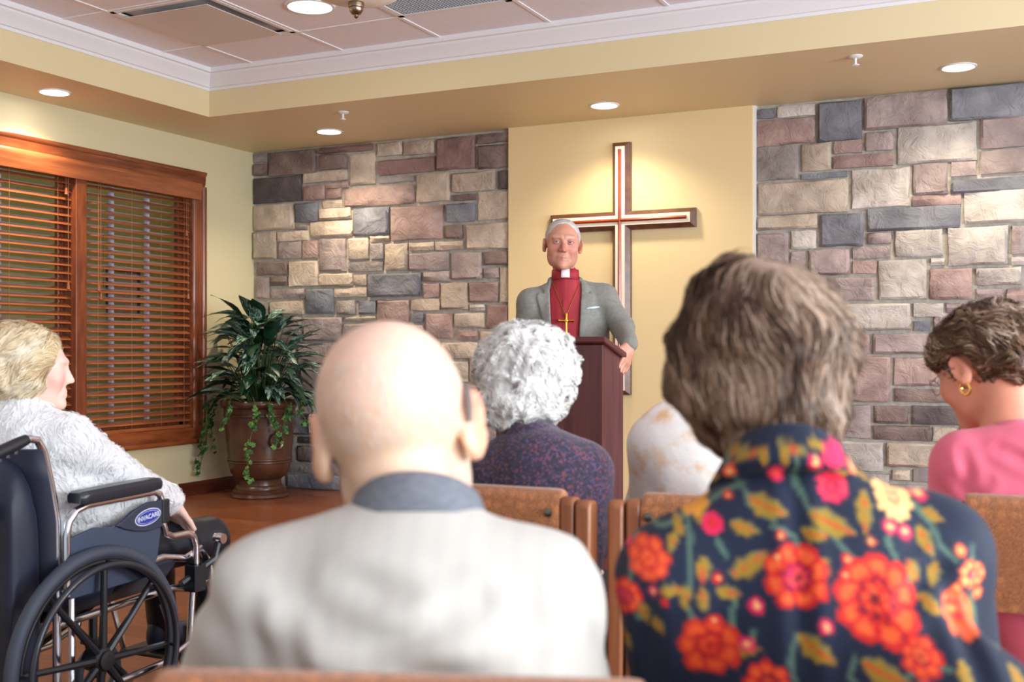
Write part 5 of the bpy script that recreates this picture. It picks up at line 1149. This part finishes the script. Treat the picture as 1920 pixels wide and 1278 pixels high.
# ------------------------------------------------------------------ wheelchair
CHROME=mat('chrome_tube',(225,228,236),.16,metal=1); BLKP=mat('black_plastic',(30,32,38),.4); RUB=mat('grey_black_rubber',(66,72,86),.6); NAVY=mat('navy_upholstery',(22,30,56),.5,(16,22,42),scale=5,sheen=.1); VIN=mat('black_vinyl',(40,44,54),.35,coat=.2); GUARD=mat('blue_grey_panel',(58,72,96),.45)
hubw=at(193,1235,3.14); WCX,WCY=hubw.x-.3,hubw.y
def torus(mb,c,R,r,axis='x',n=64,m=10):
    pts=[]
    for k in range(n):
        a=2*PI*k/n; pts.append((c[0],c[1]+R*math.cos(a),c[2]+R*math.sin(a)))
    return mb.tube(pts,r,m,closed=True)
def build_wheelchair():
    t=thing('wheelchair','navy and chrome wheelchair parked facing the stone wall','wheelchair',(WCX,WCY,0))
    WR=.312
    for s_ in (-1,1):
        x=s_*.285; w_=MB(); torus(w_,(x,0,WR),.293,.019); wh=w_.build('rear_wheel',RUB,t,True)
        r=MB(); torus(r,(x,0,WR),.277,.011); torus(r,(x+s_*.006,0,WR),.268,.006); r.build('rim',BLKP,wh,True)
        h=MB(); torus(h,(x+s_*.04,0,WR),.262,.0095); h.build('handrim',mat('handrim_black',(38,42,52),.3,coat=.3),wh,True)
        for k in range(8):
            a=math.radians(4+45*k); c_,sn=math.cos(a),math.sin(a)
            MB().tube([(x+s_*.012,.03*sn,WR+.03*c_),(x+s_*.008,.15*sn,WR+.15*c_),(x,.27*sn,WR+.27*c_)],[.012,.0095,.009],8).build('spoke',BLKP,wh,True)
            if k%2==0: MB().tube([(x+s_*.008,.27*sn,WR+.27*c_),(x+s_*.04,.262*sn,WR+.262*c_)],.005,6).build('handrim_bracket',BLKP,wh)
        MB().lathe([(.034,x-.03),(.034,x+.02),(.026,x+.026),(.026,x+.034),(.012,x+.036)] if s_>0 else [(.012,x-.036),(.026,x-.034),(.026,x-.026),(.034,x-.02),(.034,x+.03)],24,c=(0,0,WR),axis='x').build('hub',BLKP,wh,True)
        # caster
        cy_=.47; c=MB(); torus(c,(s_*.2,cy_,.098),.083,.016,n=32); cw=c.build('caster_wheel',RUB,t,True)
        sp=MB()
        for k in range(5):
            a=2*PI*k/5; sp.tube([(s_*.2,cy_,.098),(s_*.2,cy_+.075*math.cos(a),.098+.075*math.sin(a))],.007,6)
        sp.lathe([(.02,s_*.2-.02),(.02,s_*.2+.02)],14,c=(0,cy_,.098),axis='x'); sp.build('caster_spokes',BLKP,cw,True)
        fk=MB()
        for d_ in (-.028,.028): fk.tube([(s_*.2+d_,cy_,.098),(s_*.2+d_,cy_-.02,.2)],.008,6)
        fk.box(s_*.2-.036,s_*.2+.036,cy_-.04,cy_+.0,.195,.215); fk.tube([(s_*.2,cy_-.02,.21),(s_*.2,cy_-.02,.3)],.014,8); fk.build('caster_fork',BLKP,cw,True)
        xf=s_*.235
        # chrome frame
        f=MB(); f.tube([(xf,-.1,.13),(xf,-.1,.7),(xf,-.12,.8),(xf,-.145,.895),(xf,-.165,.925),(xf,-.19,.93),(xf,-.22,.922)],.0115,10); f.tube([(xf+.022*s_,-.07,.2),(xf+.022*s_,-.07,.52)],.009,8)
        f.tube([(xf,-.1,.5),(xf,.3,.54),(xf,.4,.52)],.0115,10); f.tube([(xf,-.1,.42),(xf,.34,.44),(xf,.44,.42)],.0115,10); f.tube([(xf,-.1,.2),(xf,.3,.22),(xf,.42,.26),(xf,.44,.5)],.0115,10); f.tube([(xf,.3,.4),(xf,.34,.31)],.009,8)
        f.build('side_frame',CHROME,t,True)
        g=MB(); g.tube([(xf,-.2,.929),(xf,-.225,.921),(xf,-.325,.89)],[.014,.0165,.0165],12); 
        for k in range(3): g.tube([(xf,-.235-.025*k,.902-.008*k),(xf,-.235-.025*k,.894-.008*k)],.008,6)
        g.build('push_grip',BLKP,t,True)
        xa=s_*.262
        a=MB(); a.tube([(xa,-.09,.5),(xa,-.092,.66),(xa,-.085,.7),(xa,-.06,.726),(xa,-.02,.737),(xa,.15,.742),(xa,.235,.745),(xa,.26,.735),(xa,.27,.71),(xa,.272,.65),(xa,.285,.615),(xa,.315,.602),(xa,.375,.602),(xa,.405,.59),(xa,.417,.56),(xa,.418,.49)],.0105,10); a.build('arm_tube',CHROME,t,True)
        ap=MB(); pts=[]
        pr=[(-.031,0),(-.027,-.012),(.027,-.012),(.031,0),(.031,.012),(.022,.022),(-.022,.022),(-.031,.012)]
        ap.sweep([(u*.8,v*.8) for u,v in pr],[(xa,-.062,.756)],[((1,0,0),(0,0,1))]) if False else None
        ys=[(-.066,.82),(-.055,.97),(-.03,1.),(.1,1.04),(.22,1.),(.238,.95),(.246,.8)]
        ap.sweep(pr,[(xa,y,.757+.03*(y+.06)) for y,_ in ys],[((k_,0,0),(0,0,k_)) for _,k_ in ys]); ap.build('arm_pad',VIN,t,True)
        sk=MB().tube([(xa,.418,.5),(xa,.418,.43)],.017,10); sk.box(xa-.02,xa+.02,.39,.44,.42,.5); sk.build('arm_socket',BLKP,t,True)
        sk=MB(); sk.box(xa-.014,xa+.014,.258,.29,.648,.72); sk.build('guard_clamp',BLKP,t,bevel=.005)
        out=[(-.085,.49),(.22,.5),(.245,.55),(.258,.62),(.258,.715),(.2,.715),(.15,.7),(.1,.675),(.06,.665),(.0,.672),(-.085,.655)]; k=len(out)
        MB().add([(xa-.006,y,z) for y,z in out]+[(xa+.006,y,z) for y,z in out],[tuple(range(k)),tuple(range(2*k-1,k-1,-1))]+[(i,k+i,k+(i+1)%k,(i+1)%k) for i in range(k)]).build('skirt_guard',GUARD,t,bevel=.003)
        lobe=[(.258,.718),(.2,.72),(.15,.705),(.11,.684),(.075,.667),(.11,.652),(.15,.641),(.2,.634),(.258,.64)]; k=len(lobe); x0,x1=sorted((xa+s_*.004,xa+s_*.013))
        lb=MB().add([(x0,y,z) for y,z in lobe]+[(x1,y,z) for y,z in lobe],[tuple(range(k)),tuple(range(2*k-1,k-1,-1))]+[(i,k+i,k+(i+1)%k,(i+1)%k) for i in range(k)]).build('guard_badge',mat('badge_panel',(44,52,72),.45),t,bevel=.003)
        if s_>0:
            cy_,cz_,xx=.198,.677,xa+.0135
            def disc(a,b,dx,m,name):
                n=36; vs=[(xx+dx,cy_+a*math.cos(2*PI*i/n),cz_+b*math.sin(2*PI*i/n)+.12*a*math.cos(2*PI*i/n)) for i in range(n)]; vs2=[(v[0]-.0012,v[1],v[2]) for v in vs]
                return MB().add(vs+vs2,[tuple(range(n)),tuple(range(2*n-1,n-1,-1))]+[(i,n+i,n+(i+1)%n,(i+1)%n) for i in range(n)]).build(name,m,lb)
            WH=mat('badge_white',(226,230,240),.4); BL_=mat('badge_blue',(34,58,166),.4)
            disc(.052,.0235,.0006,WH,'badge_rim'); disc(.0485,.0208,.0012,BL_,'badge_field'); disc(.044,.0172,.0016,WH,'badge_ring'); disc(.0428,.0162,.002,BL_,'badge_centre')
            cu=bpy.data.curves.new('badge_text','FONT'); cu.body='INVACARE'; cu.size=.0185; cu.align_x='CENTER'; cu.align_y='CENTER'; cu.extrude=.0004; cu.offset=.0004
            ob=bpy.data.objects.new('tmp_text',cu); COL.objects.link(ob); bpy.context.view_layer.update()
            me=bpy.data.meshes.new_from_object(ob.evaluated_get(bpy.context.evaluated_depsgraph_get())); bpy.data.objects.remove(ob)
            o=link('badge_lettering',me,WH,lb); o.rotation_euler=(PI/2,math.radians(-7),PI/2); o.location=(xx+.0026,cy_,cz_)
        # foot rest hanger
        h=MB(); h.tube([(xf,.4,.52),(xf,.47,.54),(xf,.5,.5),(xf,.6,.2),(xf,.62,.14)],.011,8); h.tube([(xf,.44,.42),(xf,.5,.44),(xf,.52,.4)],.01,8); h.build('footrest_hanger',CHROME,t,True)
        k_=MB(); k_.box(xf-.016,xf+.016,.43,.5,.44,.5); k_.tube([(xf+.02*s_,.36,.45),(xf+.03*s_,.5,.505),(xf+.03*s_,.52,.56)],.011,8); k_.build('brake_lever',BLKP,t,True)
        MB().lathe([(.016,-.016),(.018,0),(.016,.016)],14,c=(xf+.03*s_,.525,.565),axis='x').build('brake_knob',CHROME,t,True)
        MB().box(min(s_*.03,xf),max(s_*.03,xf),.6,.74,.125,.14).build('footplate',BLKP,t,bevel=.006)
    # seat sling, back, brace
    st=MB(); st.add([(-.235,-.09,.5),(-.15,-.09,.425),(.15,-.09,.425),(.235,-.09,.5),(-.235,.36,.535),(-.15,.37,.44),(.15,.37,.44),(.235,.36,.535)],[(0,1,5,4),(1,2,6,5),(2,3,7,6)]); sd=st.build('seat_sling',NAVY,t,True); m_=sd.modifiers.new('solid','SOLIDIFY'); m_.thickness=.012
    n=9; vs=[];fs=[]
    zs=[.46,.6,.72,.82,.9]; ysb=[-.1,-.1,-.105,-.125,-.147]
    for z,y in zip(zs,ysb):
        for i in range(n): u=i/(n-1)*2-1; vs.append((u*.24,y-.045*(1-u*u),z))
    for j in range(len(zs)-1):
        for i in range(n-1): a=j*n+i; fs.append((a,a+1,a+n+1,a+n))
    bk=MB().add(vs,fs).build('back_sling',NAVY,t,True,angle=False); m_=bk.modifiers.new('solid','SOLIDIFY'); m_.thickness=.014
    x_=MB(); x_.tube([(-.235,.15,.5),(.235,.17,.2)],.012,8); x_.tube([(.235,.15,.5),(-.235,.17,.2)],.012,8); x_.build('cross_brace',BLKP,t,True)
    # long dark bag hanging behind the back rest
    def bag(p): 
        d=np.maximum(np.maximum(np.abs(p[:,0]+.03)-.235,np.abs(p[:,1]+.195+.02*np.cos(p[:,0]*12))-.045),np.abs(p[:,2]-.48)-.4); return smax(d,ell(p,(-.03,-.19,.47),(.3,.12,.5)),.03)+.006*vnoise(p*A_((1,1,.15)),40,3)-.008
    bg=sdf_part('back_bag',bag,(-.35,-.33,.0),(.3,-.05,1.),.012,NAVY,t)
    st=MB().box(-.2,.17,-.262,-.25,.72,.76); st.build('bag_strap',mat('black_webbing',(14,16,22),.7),bg)
    return t
# ---- woman in the wheelchair
def build_wheelchair_woman():
    root=Vector((WCX,WCY,0)); G=Rig(root,0.); X=lambda a,b,x:G.L(on_x(a,b,x))
    t=person(root,0.,'blond woman in a fluffy white sweater sitting in the wheelchair')
    H=X(60,690,WCX+.0)
    K=dict(H=H,HR=rot(-42,-4,0),hs=1.0,ear=.9,rn=.047,N=A_((.0,-.01,.965)),SR=A_((.15,.02,.905)),SL=A_((-.16,.0,.905)),C=A_((0,.0,.8)),P=A_((0,.03,.6)),ER=A_((.165,.225,.765)),WR=A_((.15,.415,.695)),EL=A_((-.16,.2,.75)),WL=A_((-.13,.38,.68)),
        tk=1.12,KR=A_((.12,.635,.535)),KL=A_((-.1,.62,.54)),AR=A_((.11,.68,.2)),AL=A_((-.11,.68,.2)),w=.185,dp=.125,rs=.072,rt=.07,cuff=.72)
    K['HRt']=dict(Fd=(.02,.55,-.8),Nn=(0,-.8,-.5),side=-1,curl=(.12,.2,.2),sc=1.,thumb=(.8,.4,.1)); K['HL']=dict(Fd=(.2,.8,-.3),Nn=(0,-.3,-1),side=1)
    K['hump']=(A_((0,-.03,.9)),(.14,.09,.09)); lo,hi=bb_of(K,.18)
    b0=L3((240,200,184))
    def colf(P):
        s=((P-H)@K['HR']); b=np.tile(b0,(len(P),1))*(1+.04*vnoise(s,60,2)[:,None]); red=np.exp(-((np.hypot(np.abs(s[:,0])-.045,s[:,2]+.03)/.022)**2))*(s[:,1]>.03); b=b*(1-np.clip(red,0,1)[:,None]*A_((.03,.32,.26))); return np.clip(b,0,1)
    sdf_part('body',lambda p:body_sdf(K,p),lo,hi,.0045,SKIN,t,colf)
    WS=mat('white_fleece',(246,246,248),.95,(234,234,238),scale=40,bump=.6,bscale=70,sheen=.6)
    def sw(p):
        d=top_sdf(K,p)+folds(K,p,.005,45,12); d=smin(d,cap(p,(.175,.05,.72),(.175,.27,.66),.058,.048),.05); d=smin(d,cap(p,K['N']-A_((0,0,.03)),K['N']+A_((0,.0,.01)),.075,.07),.03); return d+.003*vnoise(p,110,3)
    sh=sdf_part('sweater',sw,lo,hi,.0075,WS,t)
    rng=np.random.default_rng(48); V=np.empty(len(sh.data.vertices)*3); sh.data.vertices.foreach_get('co',V); V=V.reshape(-1,3); P0=V[rng.integers(0,len(V),9000)]
    v,f,c=strands(sw,P0,lambda P,g:np.stack([vnoise(P,40,1),vnoise(P,40,2),-.8+vnoise(P,40,3)],1),.02,3,.0022,(.0,.005),.002,1.2,np.ones((len(P0),3))*.9*rng.uniform(.9,1.08,(len(P0),1)),rng,.8)
    tag(link('fleece_nap',np_mesh('fleece_nap',v,f,c),mat('fleece_fibre',(255,255,255),.9,attr='Col',sheen=.3),sh),kind='stuff')
    sdf_part('trousers',lambda p:bottom_sdf(K,p)+folds(K,p,.004,5,14),lo,hi,.009,mat('black_satin_trousers',(18,22,32),.45),t); shoe_pair(t,K,mat('navy_shoe',(30,36,60),.5))
    c0=H+K['HR']@A_((0,-.025,.025)); R=K['HR']
    def hf(p):
        s=(p-c0)@R; d=ell(s,(0,-.012,.008),(.1,.122,.1)); d=smin(d,ell(s,(0,-.04,-.06),(.098,.09,.065)),.035); d=smin(d,ell(s,(.055,.02,-.05),(.045,.05,.06)),.03)
        d=smax(d,-ell(s,(0,.145,-.055),(.1,.085,.105)),.02); return d+.006*vnoise(s,45,1)+.003*vnoise(s,100,2)
    dk,md,lt=L3((170,140,104)),L3((226,202,158)),L3((246,234,208))
    def cf(P,r):
        s=(P-c0)@R; f=np.clip(.6+.4*vnoise(s,55,6),0,1); f=f if r is None else np.clip(f+r.normal(size=len(P))*.22,0,1); f=f[:,None]; return np.where(f<.5,dk+(md-dk)*f*2,md+(lt-md)*(f-.5)*2)
    def flow(P,g): 
        s=(P-c0)@R; v=np.stack([0*s[:,0],-.75+0*s[:,0],-.5+0*s[:,0]],1)+np.stack([vnoise(s,35,1),vnoise(s,35,2),vnoise(s,35,3)],1)*.6; return v@R.T
    hair_part('hair',t,hf,c0-.19,c0+.19,.0055,8000,flow,.075,9,.0018,(.0,.006),.003,.8,cf,HAIR,rng)
    return t

import time as _time
for fn_ in (build_speaker,build_wheelchair,build_wheelchair_woman,build_bald,build_brown,build_white,build_pale,build_pink):
    _t=_time.time(); fn_(); print('TIMING',fn_.__name__,round(_time.time()-_t,1))
